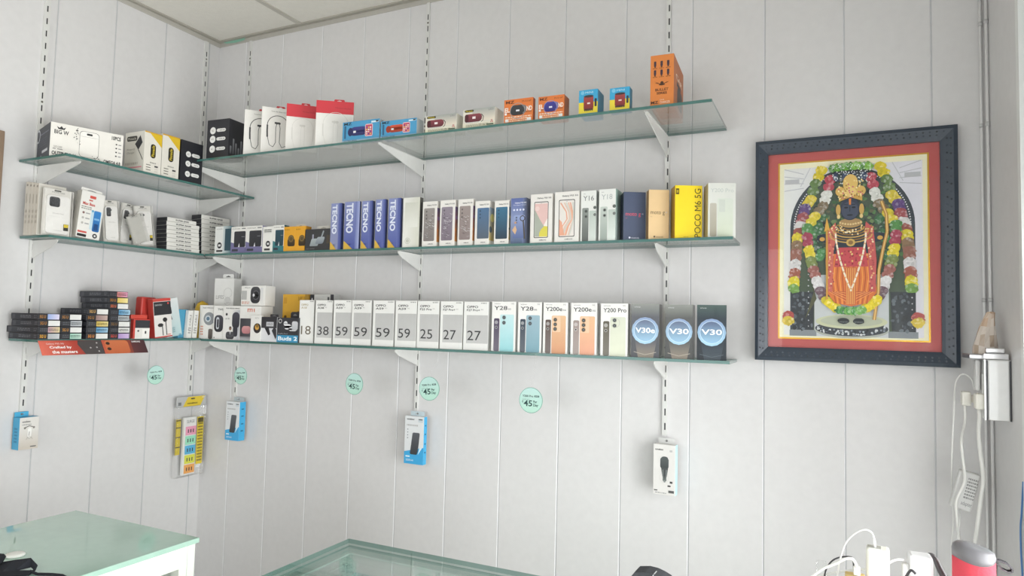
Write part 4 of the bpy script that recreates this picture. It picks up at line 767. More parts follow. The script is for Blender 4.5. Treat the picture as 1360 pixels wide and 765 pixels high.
# ================================================================== round price wobblers hanging from the shelf edges
def wobbler(label, c, r, nrm, top, tilt=0.):
    ux = V(-nrm.y, nrm.x, 0) if True else None
    ux = V(0, 0, 1).cross(nrm).normalized(); up = V(0, 0, 1); t = math.radians(tilt); a = ux*math.cos(t)+up*math.sin(t); b = -ux*math.sin(t)+up*math.cos(t)
    mb = MB(); n = 40; cs = [mixc('#b4dccb', '#bcdcd8', .5+.5*math.sin(2*math.pi*i/n)) for i in range(n)]
    mb.face([c+a*(r*math.cos(2*math.pi*i/n))+b*(r*math.sin(2*math.pi*i/n)) for i in range(n)], cs, 'card')
    mb.face([c-nrm*.001+a*(r*math.cos(2*math.pi*i/n))+b*(r*math.sin(2*math.pi*i/n)) for i in range(n)][::-1], '#dfeee8', 'card')
    for i in range(n):
        p, q = 2*math.pi*i/n, 2*math.pi*(i+1)/n; pt = lambda s, R, h: c+nrm*h+a*(R*math.cos(s))+b*(R*math.sin(s))
        mb.face([pt(p, r, 0), pt(p, r*1.0, -.001), pt(q, r*1.0, -.001), pt(q, r, 0)], '#5fae98', 'card')
        mb.face([pt(p, r*.96, .0002), pt(p, r, .0002), pt(q, r, .0002), pt(q, r*.96, .0002)], '#6fa898', 'card')
    o = mb.build('price_wobbler'); tag(o, label, 'hanging price tag', 'round mint price tags')
    F_ = Face(c-a*r-b*r, a, b, 2*r, 2*r, nrm); F_.txt('Y200 Pro', .14, .62, .6, .7, '#26413e', .02); F_.rrect(.65, .63, .85, .7, .02, '#2e5a58'); F_.txt('5G', .69, .645, .81, .69, '#cfe9df', .02); F_.txt('JUST AT', .14, .5, .44, .54, '#4a7a70')
    F_.txt('45', .2, .26, .56, .5, '#1f4542', .02); F_.txt('₹', .13, .38, .18, .48, '#1f4542', .02); F_.txt('Per', .61, .4, .77, .5, '#24524c', .02); F_.txt('Day', .61, .24, .82, .37, '#24524c', .02); emit(o, dict(a=F_))
    mb = MB(); pts = [c+up*(r*.7)-nrm*.0022, c+up*(r+.02)-nrm*.004, (c+top)/2+up*.01-nrm*.004, top]
    for p, q in zip(pts, pts[1:]): mb.face([p-ux*.006, p+ux*.006, q+ux*.006, q-ux*.006], '#fff', 'clear')
    mb.build('clear_strip', o)
nb = V(0, -1, 0)
for px, py, r, tp, tl, lbl in ((319.5, 499, 0.0376, 330, 4, 'round mint price tag hanging by the corner, over the blue power bank box'), (470.5, 510, 0.0428, 482, -4, 'round mint price tag hanging alone between the corner and the middle upright'), (570, 516.2, 0.0449, 585, 6, 'round mint price tag hanging right beside the middle upright'), (705, 531.6, 0.0449, 712, 0, 'round mint price tag hanging farthest right under the phone boxes')):
    c = onY(px, py, -.202); wobbler(lbl, c, r, nb, V(onY(tp, 460, -.197).x, -.1965, zb-.004), tl)
c = onX(207, 498, .202); wobbler('round mint price tag hanging under the left-wall shelf near the red boxes', c, .04, V(1, 0, 0), V(.1965, c.y, zlb-.004), 3)
# ================================================================== goods hanging on the upright ends
def hang(label, name, px, pyb, yt, xl, xr, fix, yaw, art, cols, d=None, dl=None, dr=None, tab='#58b3d6', tabh=.018, tu=0., **k):
    P = onY(px, pyb, fix[1]) if fix[0] == 'y' else onX(px, pyb, fix[1])
    o, f, D = box_thing(name, label, 'box', z=P.z, xl=xl, xr=xr, yt=yt, fix=fix, yaw=yaw, d=d or .02, dl=dl, dr=dr, cols=cols, group='goods hanging on the upright ends', **k); art(f); emit(o, f)
    w, d, h = D; mb = MB(); fr = (V(0, d-.002, h), V(1, 0, 0), V(0, 0, 1), V(0, 1, 0)); x0, x1 = w*(tu-.36), w*(tu+.36)
    mb.prism([(x0, -.0004), (x1, -.0004), (x1, tabh), (x0, tabh)], fr, .001, tab, 'card'); mb.face([V(w*tu+.004*math.cos(i*.785), d-.0024, h+tabh*.5+.004*math.sin(i*.785)) for i in range(8)], '#777', 'card'); mb.build('hang_tab', o)
    mb = MB(); mb.tube([(w*tu, d+.02, h+tabh*.55), (w*tu, d-.012, h+tabh*.5), (w*tu, d-.016, h+tabh*.7)], .0012, '#b9b9b6', 'metal', 6); mb.build('hook', o)
    return o
def h1(f):
    F_ = f['F']; F_.grad(0, 0, 1, .58, '#c9c0b4', '#dcd9d4'); F_.txt('conektox', .12, .84, .55, .9, '#333', .02); F_.lines(.12, .75, .6, .8, 1, '#999', 1)
    F_.line([(.28, .68), (.5, .73), (.74, .68)], .05, '#7d7a76'); F_.disc(.28, .67, .06, '#86827c'); F_.disc(.74, .67, .06, '#86827c'); F_.rrect(.4, .32, .66, .7, .12, '#bcb8b2', '#e6e4e0'); F_.rrect(.43, .35, .63, .66, .1, '#e8e6e2', '#f4f3f0'); F_.line([(.5, .42), (.52, .55)], .03, '#777'); F_.rect(.6, .06, .9, .09, '#555'); F_.ring(.53, .3, .14, .02, '#a59c90', 16, 0, 180)
    f['L'].lines(.3, .2, .7, .7, 5, '#3a86ad', 2)
hang('small blue sided white earphone box hanging at the end of the left upright', 'earphone_box', 24, 598.5, 554, 24, 49.8, ('x', .05), 90, h1, '#dedbd6', dl=15, tab='#4eb0d8', L_='#4aa9d2', T_='#3f9cc4', tu=-.1)
def pb(w):
    def g(f):
        F_ = f['F']; F_.poly([(0, 0), (1, 0), (1, .36), (0, .25)], '#3fa7dd'); F_.txt('conektox', .1, .92, .5, .955, '#333', .03); F_.rect(.7, .88, .94, .96, '#c9d3d8'); F_.rect(.72, .93, .92, .95, '#555'); F_.lines(.1, .78, .7, .84, 1, '#bbb', 1)
        F_.rrect(.3, .2, .68, .66, .06, '#35373c', '#5a5d63', .12); F_.line([(.78, .62), (.71, .25)], .02, '#2b2d31')
        for b in (.72, .66, .6, .54): F_.disc(.16, b, .03, '#9aa0a4')
        F_.rect(.08, .14, .3, .17, '#dff0f8'); F_.poly([(.72, .2), (.95, .36), (.8, .34)], '#d7eef8'); F_.txt('20000mAh', .1, .06, .5, .1, '#e6f4fa')
        R = f['R']
        for b in (.8, .62, .42, .24): R.rect(.3, b, .7, b+.03, '#1f6c94')
    return g
hang('small blue and white power bank box hanging nearest the corner', 'power_bank_box', 300, 584, 533.5, 298.5, 316.5, ('y', -.05), 0, pb(0), '#dfe2e4', dr=324.5, tab='#b9c4c8', R_='#43aee0')
hang('larger blue and white power bank box hanging on the middle upright', 'power_bank_box', 537, 615, 553, 536.3, 561.5, ('y', -.05), 0, pb(1), '#dfe2e4', dr=565.7, tab='#c3d3da', R_='#43aee0')
def h3(f):
    F_ = f['F']; F_.txt('conektox', .08, .88, .46, .915, '#2e2e30', .03); F_.rect(.74, .86, .86, .9, '#bbb'); F_.ring(.5, .34, .2, .01, '#c9c8c4')
    F_.rrect(.32, .52, .7, .74, .1, '#3a3f40', '#555b5c'); F_.disc(.52, .73, .15, '#4c5253', asp=.5); F_.poly([(.36, .54), (.68, .54), (.62, .36), (.42, .36)], '#454a4b'); F_.rrect(.43, .27, .61, .4, .06, '#6d7372', '#3a3f40'); F_.disc(.52, .27, .05, '#8d9290'); F_.line([(.44, .5), (.44, .3)], .02, '#a9aeac'); F_.line([(.6, .5), (.6, .3)], .02, '#a9aeac')
    F_.rect(.66, .17, .8, .2, '#444'); F_.rect(.7, .05, .95, .1, '#555'); F_.rect(.05, .07, .2, .09, '#444'); F_.rect(.76, .24, .88, .28, '#444'); F_.lines(.1, .02, .6, .05, 1, '#999', 2)
hang('white car charger box hanging on the right-hand upright', 'charger_box', 868, 655.5, 590.5, 867.2, 896.5, ('y', -.05), -3, h3, '#e0dedb', dr=899.5, tab='#d9dad8', R_='#bfe6ee')  # pale cyan right side paints in a cyan glow
# power strip in a clear bag
P = onX(232, 636.5, .04)
o, f, D = box_thing('power_strip_bag', 'bagged power strip with coloured labels hanging on the left wall by the corner', 'power strip', z=P.z, xl=232.5, xr=270, yt=539, fix=('x', .045), yaw=90, d=.028, cols='#fff', mat='clear', bev=.004); w, d, h = D
mb = MB(); mb.box((-w*.24, .006, h*.02), (w*.2, .022, h*.84), '#e9e9e6', 'plastic', .003); st = mb.build('power_strip', o)
F_ = Face((-w*.24, .0058, h*.02), (1, 0, 0), (0, 0, 1), w*.44, h*.82)
for i, c in enumerate(('#f0ab58', '#dfe04a', '#58b8e0', '#9fe3c4', '#eda3bd')):
    b = .03+.165*i; F_.rect(.12, b, .96, b+.15, c)
    for q in range(3): F_.rect(.3+.2*q, b+.04, .38+.2*q, b+.1, '#2e2e2e')
F_.txt('SURGE', .2, .9, .8, .95, '#777'); emit(st, dict(a=F_))
mb = MB(); mb.box((w*.22, .004, h*.15), (w*.44, .006, h*.83), '#ead22a'); mb.box((-w*.46, .018, h*.32), (-w*.3, .02, h*.82), '#cdb62c'); cdp = mb.build('yellow_card', o)
F_ = Face((w*.22, .0038, h*.15), (1, 0, 0), (0, 0, 1), w*.22, h*.68); F_.lines(.1, .05, .9, .95, 14, '#7a6a10', 4); F_.rect(.05, .88, .95, .98, '#5a4f10'); G2 = Face((-w*.46, .0178, h*.32), (1, 0, 0), (0, 0, 1), w*.16, h*.5); [G2.rect(.0, q, 1, q+.03, '#4a4432') for q in (.2, .48, .75, .95)]; emit(cdp, dict(a=F_, b=G2))
mb = MB(); mb.box((-w*.52, .008, h-.004), (w*.52, .014, h+.046), '#b9baba', 'card', .001); hd = mb.build('header_card', o)
F_ = Face((-w*.52, .0078, h-.004), (1, 0, 0), (0, 0, 1), w*1.04, .05); F_.poly([(.2, .05), (.8, .05), (.95, .95), (.36, .95)], '#dcc03a'); F_.txt('conektox', .34, .26, .7, .44, '#4a4420', .03); F_.rrect(.46, .7, .6, .82, .03, '#4a4a44'); F_.txt('NEW', .84, .76, .94, .88, '#eee'); F_.rect(.04, .2, .14, .5, '#77797a'); emit(hd, dict(a=F_))
# ================================================================== framed picture
c4 = [onY(*p, -.03) for p in ((1002.9, 190.3), (1270.8, 164.2), (1276.7, 487.9), (1003.8, 478.3))]
x0 = (c4[0].x+c4[3].x)/2; x1 = (c4[1].x+c4[2].x)/2; zt1 = (c4[0].z+c4[1].z)/2; zb1 = (c4[2].z+c4[3].z)/2
FW, FH = x1-x0, zt1-zb1
root = empty('framed_picture', (x0, -.004, zb1)); tag(root, 'black framed picture of a garlanded dark statue in orange robes on the wall', 'picture')
pp = lambda px, py: (onY(px, py, -.028).x-x0, onY(px, py, -.028).z-zb1)
bl, br_, bt, bb = .042, .052, .052, .052
bl = pp(1020, 330)[0]; br_ = FW-pp(1250, 330)[0]; bt = FH-(pp(1021, 206)[1]+pp(1250, 186.5)[1])/2; bb = (pp(1022, 461)[1]+pp(1253, 467.5)[1])/2
mb = MB()
def fpiece(a, b, c, d):   # mitred moulding with a raised outer lip
    lv = [(0, 0.), (0, .030), (.25, .034), (.8, .026), (1, .022), (1, 0)]
    R = []
    for t, hgt in lv: R.append([V(*[p[i]*(1-t)+q[i]*t for i in (0,)], -hgt, p[1]*(1-t)+q[1]*t) for p, q in ((a, d), (b, c))])
    for (p, q), (r_, s_) in zip(R, R[1:]): mb.face([p, q, s_, r_], '#37414d', 'plastic')
O = [(0, 0), (FW, 0), (FW, FH), (0, FH)]; I = [(bl, bb), (FW-br_, bb), (FW-br_, FH-bt), (bl, FH-bt)]
for i in range(4): fpiece(O[i], O[(i+1) % 4], I[(i+1) % 4], I[i])
rg = random.Random(2)      # woven relief on the moulding
for side in range(4):
    a, b, c, d = O[side], O[(side+1) % 4], I[(side+1) % 4], I[side]
    N_ = 30
    for k in range(1, N_):
        for t in (.4, .62):
            s = (k+(.5 if t > .5 else 0))/N_; p = [(a[i]*(1-s)+b[i]*s)*(1-t)+(d[i]*(1-s)+c[i]*s)*t for i in (0, 1)]; e = .0035; hh = .034-(t-.25)/.55*.008+.0008
            mb.face([V(p[0]-e, -hh, p[1]), V(p[0], -hh, p[1]-e), V(p[0]+e, -hh, p[1]), V(p[0], -hh, p[1]+e)], '#3a434e' if (k+side) % 2 else '#222932', 'plastic')
mb.build('frame', root)
mb = MB(); mb.box((bl-.004, -.012, bb-.004), (FW-br_+.004, -.006, FH-bt+.004), '#c75a57'); mt = mb.build('red_mat', root)
q = [pp(*p) for p in ((1035.4, 447.6), (1234.6, 452.7), (1231.4, 203.1), (1035.4, 218.7))]
ax0 = (q[0][0]+q[3][0])/2; ax1 = (q[1][0]+q[2][0])/2; az0 = (q[0][1]+q[1][1])/2; az1 = (q[2][1]+q[3][1])/2
mb = MB(); mb.box((ax0-.005, -.0135, az0-.005), (ax1+.005, -.012, az1+.005), '#d9a83a', 'metal'); mb.build('gold_fillet', root)
mb = MB(); mb.box((ax0, -.0145, az0), (ax1, -.0136, az1), '#e9e8ee'); pr = mb.build('art_print', root)
A = Face((ax0, -.0146, az0), (1, 0, 0), (0, 0, 1), ax1-ax0, az1-az0); A.step = 2e-5
def U(X, Y): return ((X-121)/431., 1-(Y-134)/521.)     # from measured picture units
def pol(pts, c): A.poly([U(*p) for p in pts], c)
def blob(X, Y, rx, ry, c, n=10, j=.25):
    A.k -= 1 - .02
    A.poly([U(X+rx*(1+rg.uniform(-j, j))*math.cos(2*math.pi*i/n), Y+ry*(1+rg.uniform(-j, j))*math.sin(2*math.pi*i/n)) for i in range(n)], c)
def cluster(X, Y, rx, ry, c, n=16, s=5):
    A.k = math.floor(A.k)+1; blob(X, Y, rx*.9, ry*.9, mixc(c, '#000', .1), 12, .1); A.k += 1
    for i in range(n):
        t = rg.uniform(0, 6.28); k = math.sqrt(rg.random()); blob(X+rx*.8*k*math.cos(t), Y+ry*.8*k*math.sin(t), s*rg.uniform(.6, 1.1), s*rg.uniform(.6, 1.1), mixc(c, '#fff' if rg.random() < .5 else '#000', rg.uniform(0, .3)), 6, .2)
    A.k += 1
A.hgrad(0, 0, .5, 1, '#f4f4f0', '#e3e2e8'); A.hgrad(.5, 0, 1, 1, '#e3e2e8', '#efedf6')
for a in ((.0, 0, .03, 1), (.97, 0, 1, 1), (0, .97, 1, 1), (0, 0, 1, .014)): A.rect(*a, '#fbf6d4')  # pale yellow strips paint in the glow along the print's edge
for sx in (-1, 1):     # faint carved wall lines behind the arch
    for k in range(4): A.line([U(336+sx*200, 150+22*k), U(336+sx*140, 168+14*k)], .006, '#c9c9ce')
    A.line([U(336+sx*120, 150), U(336+sx*150, 205)], .006, '#cfcfd4'); A.rect(*U(336+sx*176-22, 196), *U(336+sx*176+22, 182), '#c4c4c8')
arch = [(336+182*math.cos(t), 330-172*math.sin(t)) for t in [math.pi*i/28 for i in range(29)]]
pol(arch+[(154, 640), (518, 640)], '#39424a')
ar2 = [(336+160*math.cos(t), 332-150*math.sin(t)) for t in [math.pi*i/28 for i in range(29)]]
pol(ar2+[(176, 640), (496, 640)], '#4a5a44')
pol([(228, 470), (444, 470), (444, 650), (228, 650)], '#d5d8da')
for i in range(330):
    t = rg.uniform(0, math.pi); k = rg.uniform(.3, 1); X = 336+158*k*math.cos(t); Y = 335-150*k*math.sin(t)+rg.uniform(0, 90); blob(X, Y, rg.uniform(4, 9), rg.uniform(3, 7), rg.choice(['#3f6b3a', '#5c8a4c', '#2f4a36', '#77935a', '#6b6a4a', '#28352f', '#4a6e48']), 6, .3)
A.k += 2
for i in range(70): t = math.pi*i/69; blob(336+170*math.cos(t), 330-160*math.sin(t), 2.2, 2.2, '#e9e9ec', 6, .1)
for sx in (0, 1):      # carved side pillars
    xa = 158 if sx == 0 else 448; pol([(xa, 520), (xa+70, 520), (xa+66, 640), (xa+4, 640)], '#2c3238'); pol([(xa-6, 632), (xa+76, 632), (xa+76, 650), (xa-6, 650)], '#8e9499')
    for k in range(34): blob(xa+rg.uniform(6, 62), rg.uniform(525, 630), rg.uniform(3, 7), rg.uniform(3, 8), rg.choice(['#454d55', '#1d2227', '#5c646c', '#6d757c']), 6, .3)
    for k in range(14): blob(xa+(52 if sx == 0 else 60), 400+17*k, 2, 2, '#d9d9dc', 6)
pol([(215, 470), (235, 540), (200, 600), (226, 520)], '#5a5a3a')
# pedestal
def ell(X, Y, rx, ry, c, n=36): A.poly([U(X+rx*math.cos(2*math.pi*i/n), Y+ry*math.sin(2*math.pi*i/n)) for i in range(n)], c)
ell(336, 632, 106, 22, '#b9bdb4'); ell(336, 626, 106, 22, '#3a4048')
for i in range(70): X = rg.uniform(236, 436); s_ = math.sqrt(max(0, 1-((X-336)/106)**2)); blob(X, 618+22*s_*.95+rg.uniform(-7, 5), 3.5, 3, rg.choice(['#c9ced2', '#8b93a0', '#20252b', '#e3e5e6']), 6, .3)
ell(336, 606, 104, 21, '#d6d8b4'); ell(336, 604, 90, 16, '#c4c8b0')
# garlands
seqL = [(250, 160, '#f0d820'), (232, 198, '#6b8a4a'), (218, 244, '#ecd43c'), (200, 270, '#6a4a8a'), (194, 296, '#b0555a'), (186, 322, '#efecea'), (181, 341, '#a8564a'), (177, 358, '#f0dc28'), (174, 380, '#9a7a5a'), (172, 404, '#a56a58'), (170, 436, '#eeeaea'), (169, 462, '#b0604a'), (166, 488, '#f2e01c'), (165, 510, '#7fae4c'), (149, 590, '#c2504a'), (148, 606, '#ecd040')]
seqI = [(277, 190, '#c9485a'), (266, 234, '#efeee6'), (254, 268, '#8d7a5c'), (230, 297, '#f0da34'), (207, 330, '#5c9a50'), (207, 358, '#b8405c'), (212, 396, '#f2dc24'), (218, 428, '#8a9a50'), (226, 456, '#b06a60'), (236, 488, '#f0ecec'), (247, 518, '#7a5a64'), (265, 546, '#f2e02c'), (292, 566, '#f0d828')]
def band(seq, rx, ry):
    for m in (0, 1):
        for (X, Y, c), (X2, Y2, c2) in zip(seq, seq[1:]+[seq[-1]]):
            gap = abs(Y2-Y) > 50
            for t in ((0,) if gap else (0, .5)):
                xx, yy = X+(X2-X)*t, Y+(Y2-Y)*t; cluster(672-xx if m else xx, yy, rx, ry, c, 12)
band(seqL, 20, 15)
for X, Y, c in [(240+8*k, 340+12*k, '#4c8a48') for k in range(2)]: cluster(X, Y, 20, 18, c)
for s in (-1, 1):
    for k in range(10): cluster(336+s*rg.uniform(78, 118), 300+13*k, 16, 14, rg.choice(['#3f7a46', '#559a55', '#2f5c3c']), 10)
band(seqI, 19, 15)
for k in range(9): cluster(285+13*k, 158-3*math.sin(k/8*math.pi), 13, 13, rg.choice(['#6fae3c', '#58963c', '#8cc450']), 12)
for k in range(7): cluster(296+13*k, 186, 12, 14, rg.choice(['#2c3a56', '#3a4a6a', '#2d3f40']), 8)
for k in range(90): blob(rg.uniform(280, 395), rg.uniform(148, 205), 1.8, 1.8, '#e9f0ee', 5)
# figure: robe, arms, torso, head, crown
pol([(282, 405), (392, 405), (404, 480), (412, 520), (384, 552), (336, 562), (288, 552), (264, 520), (270, 480)], '#d8763a')
for k in range(15): X = 278+8.4*k; A.line([U(336+(X-336)*.85, 412), U(X, 480), U(336+(X-336)*.75, 556)], .006, '#f0a04a' if k % 2 else '#b0532c')
for k in range(8): A.line([U(272+4*k, 520), U(336, 556-5*k), U(400-4*k, 520)], .005, '#b95a38' if k % 2 else '#ea9a58')
pol([(318, 450), (354, 450), (350, 558), (322, 558)], '#c9683c'); [A.line([U(324+6*k, 452), U(325+5*k, 556)], .005, '#e9b060') for k in range(5)]
pol([(290, 330), (384, 330), (394, 410), (280, 410)], '#2c3340'); pol([(296, 392), (378, 392), (386, 448), (288, 448)], '#c24a50')
for k in range(40): blob(rg.uniform(290, 384), rg.uniform(396, 446), 3, 3, rg.choice(['#d9a860', '#8a2a34', '#e3c07a', '#a83a42']), 6, .3)
for s in (-1, 1):
    pol([(336+s*44, 318), (336+s*66, 340), (336+s*74, 430), (336+s*70, 520), (336+s*54, 520), (336+s*50, 400), (336+s*40, 350)], '#c9685c' if s < 0 else '#c25a58')
    for k in range(30): blob(336+s*(58+rg.uniform(-8, 8)), 335+6*k, 3, 3, rg.choice(['#e0b07a', '#e6d0a8', '#a84a4a', '#d98a6a']), 6, .3)
    pol([(336+s*66, 350), (336+s*92, 352), (336+s*96, 372), (336+s*70, 378)], '#343c48'); blob(336+s*92, 362, 9, 9, '#2d3540', 10, .1); ell(336+s*84, 366, 8, 6, '#c99a4a')
for k in range(7):
    R_ = 26+5*k; A.line([U(336+R_*1.1*math.cos(math.pi*t/12), 322+6*k*.9+R_*.42*math.sin(math.pi*t/12)) for t in range(13)], .009, '#c9a45a' if k % 2 == 0 else '#8a6a34')
for k in range(60): t = rg.uniform(0, math.pi); R_ = rg.uniform(28, 60); blob(336+R_*math.cos(t), 326+R_*.5*math.sin(t), 2.4, 2.4, rg.choice(['#e6cf92', '#b58a40', '#f0e4c0']), 6)
ell(336, 378, 13, 11, '#c9a85c'); ell(336, 378, 7, 6, '#8a6a3c')
for s in (-1, 1):      # long white bead string
    for k in range(42):
        t = k/41; X = 336+s*(44*(1-t**1.6)); Y = 350+166*t; blob(X, Y, 3, 3.4, '#f2e6cf' if k % 4 else '#e0b080', 7, .15)
pol([(322, 310), (350, 310), (352, 326), (320, 326)], '#2c3340'); ell(336, 320, 34, 13, '#a8885a'); [blob(306+7.5*k, 320+5*math.sin(k/8*3.14), 3.4, 3, '#d9c08a', 6) for k in range(9)]
ell(334, 280, 29, 33, '#343b4c'); ell(334, 284, 24, 26, '#434b5e')
for s in (-1, 1):
    ell(334+s*11, 276, 6, 2.6, '#1d222c'); A.line([U(334+s*5, 268), U(334+s*17, 267)], .005, '#1d222c'); ell(334+s*34, 282, 7, 16, '#c9a45a'); ell(334+s*33, 302, 5, 6, '#e0c88a')
A.line([U(334, 272), U(334, 288)], .006, '#2a303c'); ell(334, 298, 9, 2.6, '#262b36'); pol([(331, 250), (338, 250), (337, 268), (332, 268)], '#e0823a')
pol([(302, 258), (302, 236), (318, 244), (322, 200), (336, 178), (350, 200), (354, 244), (370, 236), (370, 258), (336, 246)], '#c9a050')
ell(336, 205, 22, 26, '#dcb868'); ell(306, 228, 14, 14, '#d6b060'); ell(366, 228, 14, 14, '#d6b060'); ell(336, 232, 18, 14, '#e3c47a')
for k in range(60): blob(rg.uniform(300, 372), rg.uniform(196, 250), 2.6, 2.6, rg.choice(['#f2e0a8', '#a87a34', '#c9667a', '#e8cf8a']), 6)
# arrow at the left, bow at the right
A.line([U(266, 560), U(266, 330)], .014, '#c9953f'); pol([(258, 345), (266, 302), (276, 345), (268, 338)], '#d8a848')
A.line([U(424, 262), U(438, 300), U(440, 350), U(428, 400), U(416, 460), U(414, 520), U(402, 600)], .022, '#b98a44'); A.line([U(424, 262), U(438, 300), U(440, 350), U(428, 400), U(416, 460), U(414, 520), U(402, 600)], .007, '#e6c47e')
for s in (-1, 1):
    blob(336+s*22, 604, 17, 9, '#2c3234', 12, .1); [blob(336+s*(12+5*k), 607, 2.4, 2, '#6d7474', 6) for k in range(5)]
for k in range(12): cluster(300+6.5*k, 572+4*math.sin(k/11*3.14), 11, 12, rg.choice(['#4f9a48', '#3a7a42', '#7ab45a']), 8)
for X, Y in ((282, 562), (270, 552), (390, 562), (404, 552), (412, 540)): cluster(X, Y, 14, 12, '#f0da2a', 10)
emit(pr, dict(a=A), 'statue_print')
mb = MB(); mb.box((bl+.0005, -.0248, bb+.0005), (FW-br_-.0005, -.0236, FH-bt-.0005), '#fff', 'picture_glass'); mb.build('glass', root)
# ================================================================== corner conduits, switch box and adapters by the right wall
for dx, dy, lb in ((.006, .006, 'left of the two thin grey conduits running up the right-hand corner'), (.0, .022, 'right of the two thin grey conduits running up the right-hand corner')):
    mb = MB(); mb.tube([(XR-.0065-dx*2, -.0065-dy, ZF+.002), (XR-.0065-dx*2, -.0065-dy, 1.39)], .0042, '#e4e4e4', 'plastic', 10); o = mb.build('conduit'); tag(o, lb, 'conduit', 'corner conduits')
    mb = MB(); [mb.tube([(XR-.0065-dx*2, -.0065-dy, z), (XR-.0065-dx*2, -.0065-dy, z+.012)], .0058, '#c2c2c2', 'plastic', 10) for z in (.93, .62, .1, -.66)]; mb.build('clip', o)
yN = onX(1344, 520, XR).y; PB = onX(1344, 561, XR); PT = onX(1340, 478, XR)
xL = onY(1310, 520, yN).x; zt2 = onY(1325, 478, yN).z; zb2 = onY(1325, 559, yN).z
yF = bis(lambda t: proj((xL, t, (zt2+zb2)/2))[0]-1298, yN, -.01)
root = empty('switch_box', (XR, yN, zb2)); tag(root, 'white switch box with a shiny end face on the right wall beside the picture', 'switch box')
xl_, dpt, hgt = xL-XR, yF-yN, zt2-zb2
mb = MB(); mb.box((xl_, .002, 0), (-.0006, dpt, hgt), '#e9e9e7', 'plastic', .002); mb.build('body', root)
mb = MB(); mb.box((xl_+.006, -.0005, .002), (-.007, .0025, hgt-.004), '#f2f3f3', 'gloss'); mb.build('end_plate', root)
mb = MB(); mb.box((xl_, -.001, 0), (xl_+.004, .0025, hgt-.002), '#3e3f43', 'plastic'); mb.box((-.0045, -.001, 0), (-.001, .0025, hgt-.002), '#3e3f43', 'plastic'); mb.box((xl_-.004, .001, 0), (xl_, .0025, hgt), '#d5d5d6', 'metal'); mb.build('edge_strip', root)
mb = MB(); mb.box((xl_-.003, .03, .05), (xl_, dpt-.01, .12), '#d9d9d6', 'plastic', .001); mb.build('socket_plate', root)
# silver tray on top and the paper wrapped cone on it
root2 = empty('silver_tray', (XR+xl_/2, (yN+yF)/2, zt2+.0005)); tag(root2, 'small silver tray lying on top of the switch box', 'tray')
hw, hd_ = -xl_/2, dpt/2
mb = MB(); mb.box((-hw-.035, -hd_+.01, 0), (hw-.006, hd_, .012), '#c9c9cb', 'metal', .002); mb.build('base', root2)
mb = MB(); mb.box((-hw-.006, -hd_-.006, .0005), (hw-.006, -hd_+.009, .016), '#d9d9da', 'metal', .002); mb.box((-hw, -hd_-.002, .0175), (hw-.014, -hd_+.013, .03), '#dededf', 'metal', .002); mb.box((-hw, -hd_+.004, .015), (hw-.014, -hd_+.012, .018), '#88888c', 'metal'); mb.build('front_bar', root2)
Pc = onY(1309, 470, yN+.075); rg = random.Random(11); vs = []; fs = []; n = 14
prof = [(0, 1., 0), (.03, .93, 0), (.07, .76, .002), (.1, .62, .005), (.13, .46, .009), (.148, .36, .012), (.155, .2, .013)]
hc2 = bis(lambda t: proj((Pc.x, Pc.y, zt2+.013+t))[1]-414, .02, .4)
rb_ = bis(lambda t: proj((Pc.x+t, Pc.y, zt2+.013))[0]-proj((Pc.x-t, Pc.y, zt2+.013))[0]-36, .01, .12)
for z, r, off in prof:
    for j in range(n): t = 2*math.pi*j/n; q = r*rb_*(1+(rg.uniform(-.07, .07) if z else 0)); vs.append((q*math.cos(t)+off, q*.75*math.sin(t), z/.155*hc2+(rg.uniform(-.003, .003) if 0 < z < .15 else 0)))
mb = MB()
for k in range(len(prof)-1):
    for j in range(n): mb.face([vs[k*n+j], vs[k*n+(j+1) % n], vs[(k+1)*n+(j+1) % n], vs[(k+1)*n+j]], mixc(rg.choice(['#d6cbc0', '#cfc4ba', '#e0d8cf', '#b9a795', '#c9b09a']), '#b98a5a', max(0, (k-2)*.16)), 'film')
mb.face([vs[j] for j in range(n)][::-1], '#c9beb2', 'film'); mb.face([vs[(len(prof)-1)*n+j] for j in range(n)], '#b5864f', 'film')
o = mb.build('wrapped_cone'); o.location = (Pc.x, Pc.y, zt2+.0132); tag(o, 'crumpled pale brown cone standing on the silver tray', 'ornament')
# plugs in the switch box sockets
def cable(pts, r, col, name, label, parent=None, cat='cable', sub=6, mat='plastic'):
    P_ = [Vector(p) for p in pts]; out = []
    for i in range(len(P_)-1):
        p0, p1, p2, p3 = P_[max(i-1, 0)], P_[i], P_[i+1], P_[min(i+2, len(P_)-1)]
        for k in range(sub):
            t = k/sub; out.append(.5*((2*p1)+(p2-p0)*t+(2*p0-5*p1+4*p2-p3)*t*t+(3*p1-p0-3*p2+p3)*t**3))
    out.append(P_[-1]); mb = MB(); mb.tube(out, r, col, mat, 8); o = mb.build(name, parent)
    if not parent: tag(o, label, cat)
    return o
yP = yN+.045
def at(px, py, y=None): return onY(px, py, yP if y is None else y)
def plug(label, px0, py0, px1, py1, y, d, col, cpts, r, cn):
    a = onY(px0, py1, y); b = onY(px1, py0, y); c = (a+b)/2; root = empty('plug', c); tag(root, label, 'plug')
    mb = MB(); mb.box((a.x-c.x, -d/2, a.z-c.z), (b.x-c.x, d/2, b.z-c.z), col, 'plastic', .004); mb.build('plug_body', root)
    mb = MB(); mb.box((b.x-c.x-.0005, -d*.3, (a.z-c.z)*.5), (b.x-c.x+.012, d*.3, (b.z-c.z)*.5), '#d9d6cc', 'plastic', .002); mb.build('pin_base', root)
    cable(cpts, r, '#e6e6e2', 'cable', ('thick' if cn == 1 else 'thinner')+' white cable running down from the '+('big' if cn == 1 else 'small')+' white plug'); return root
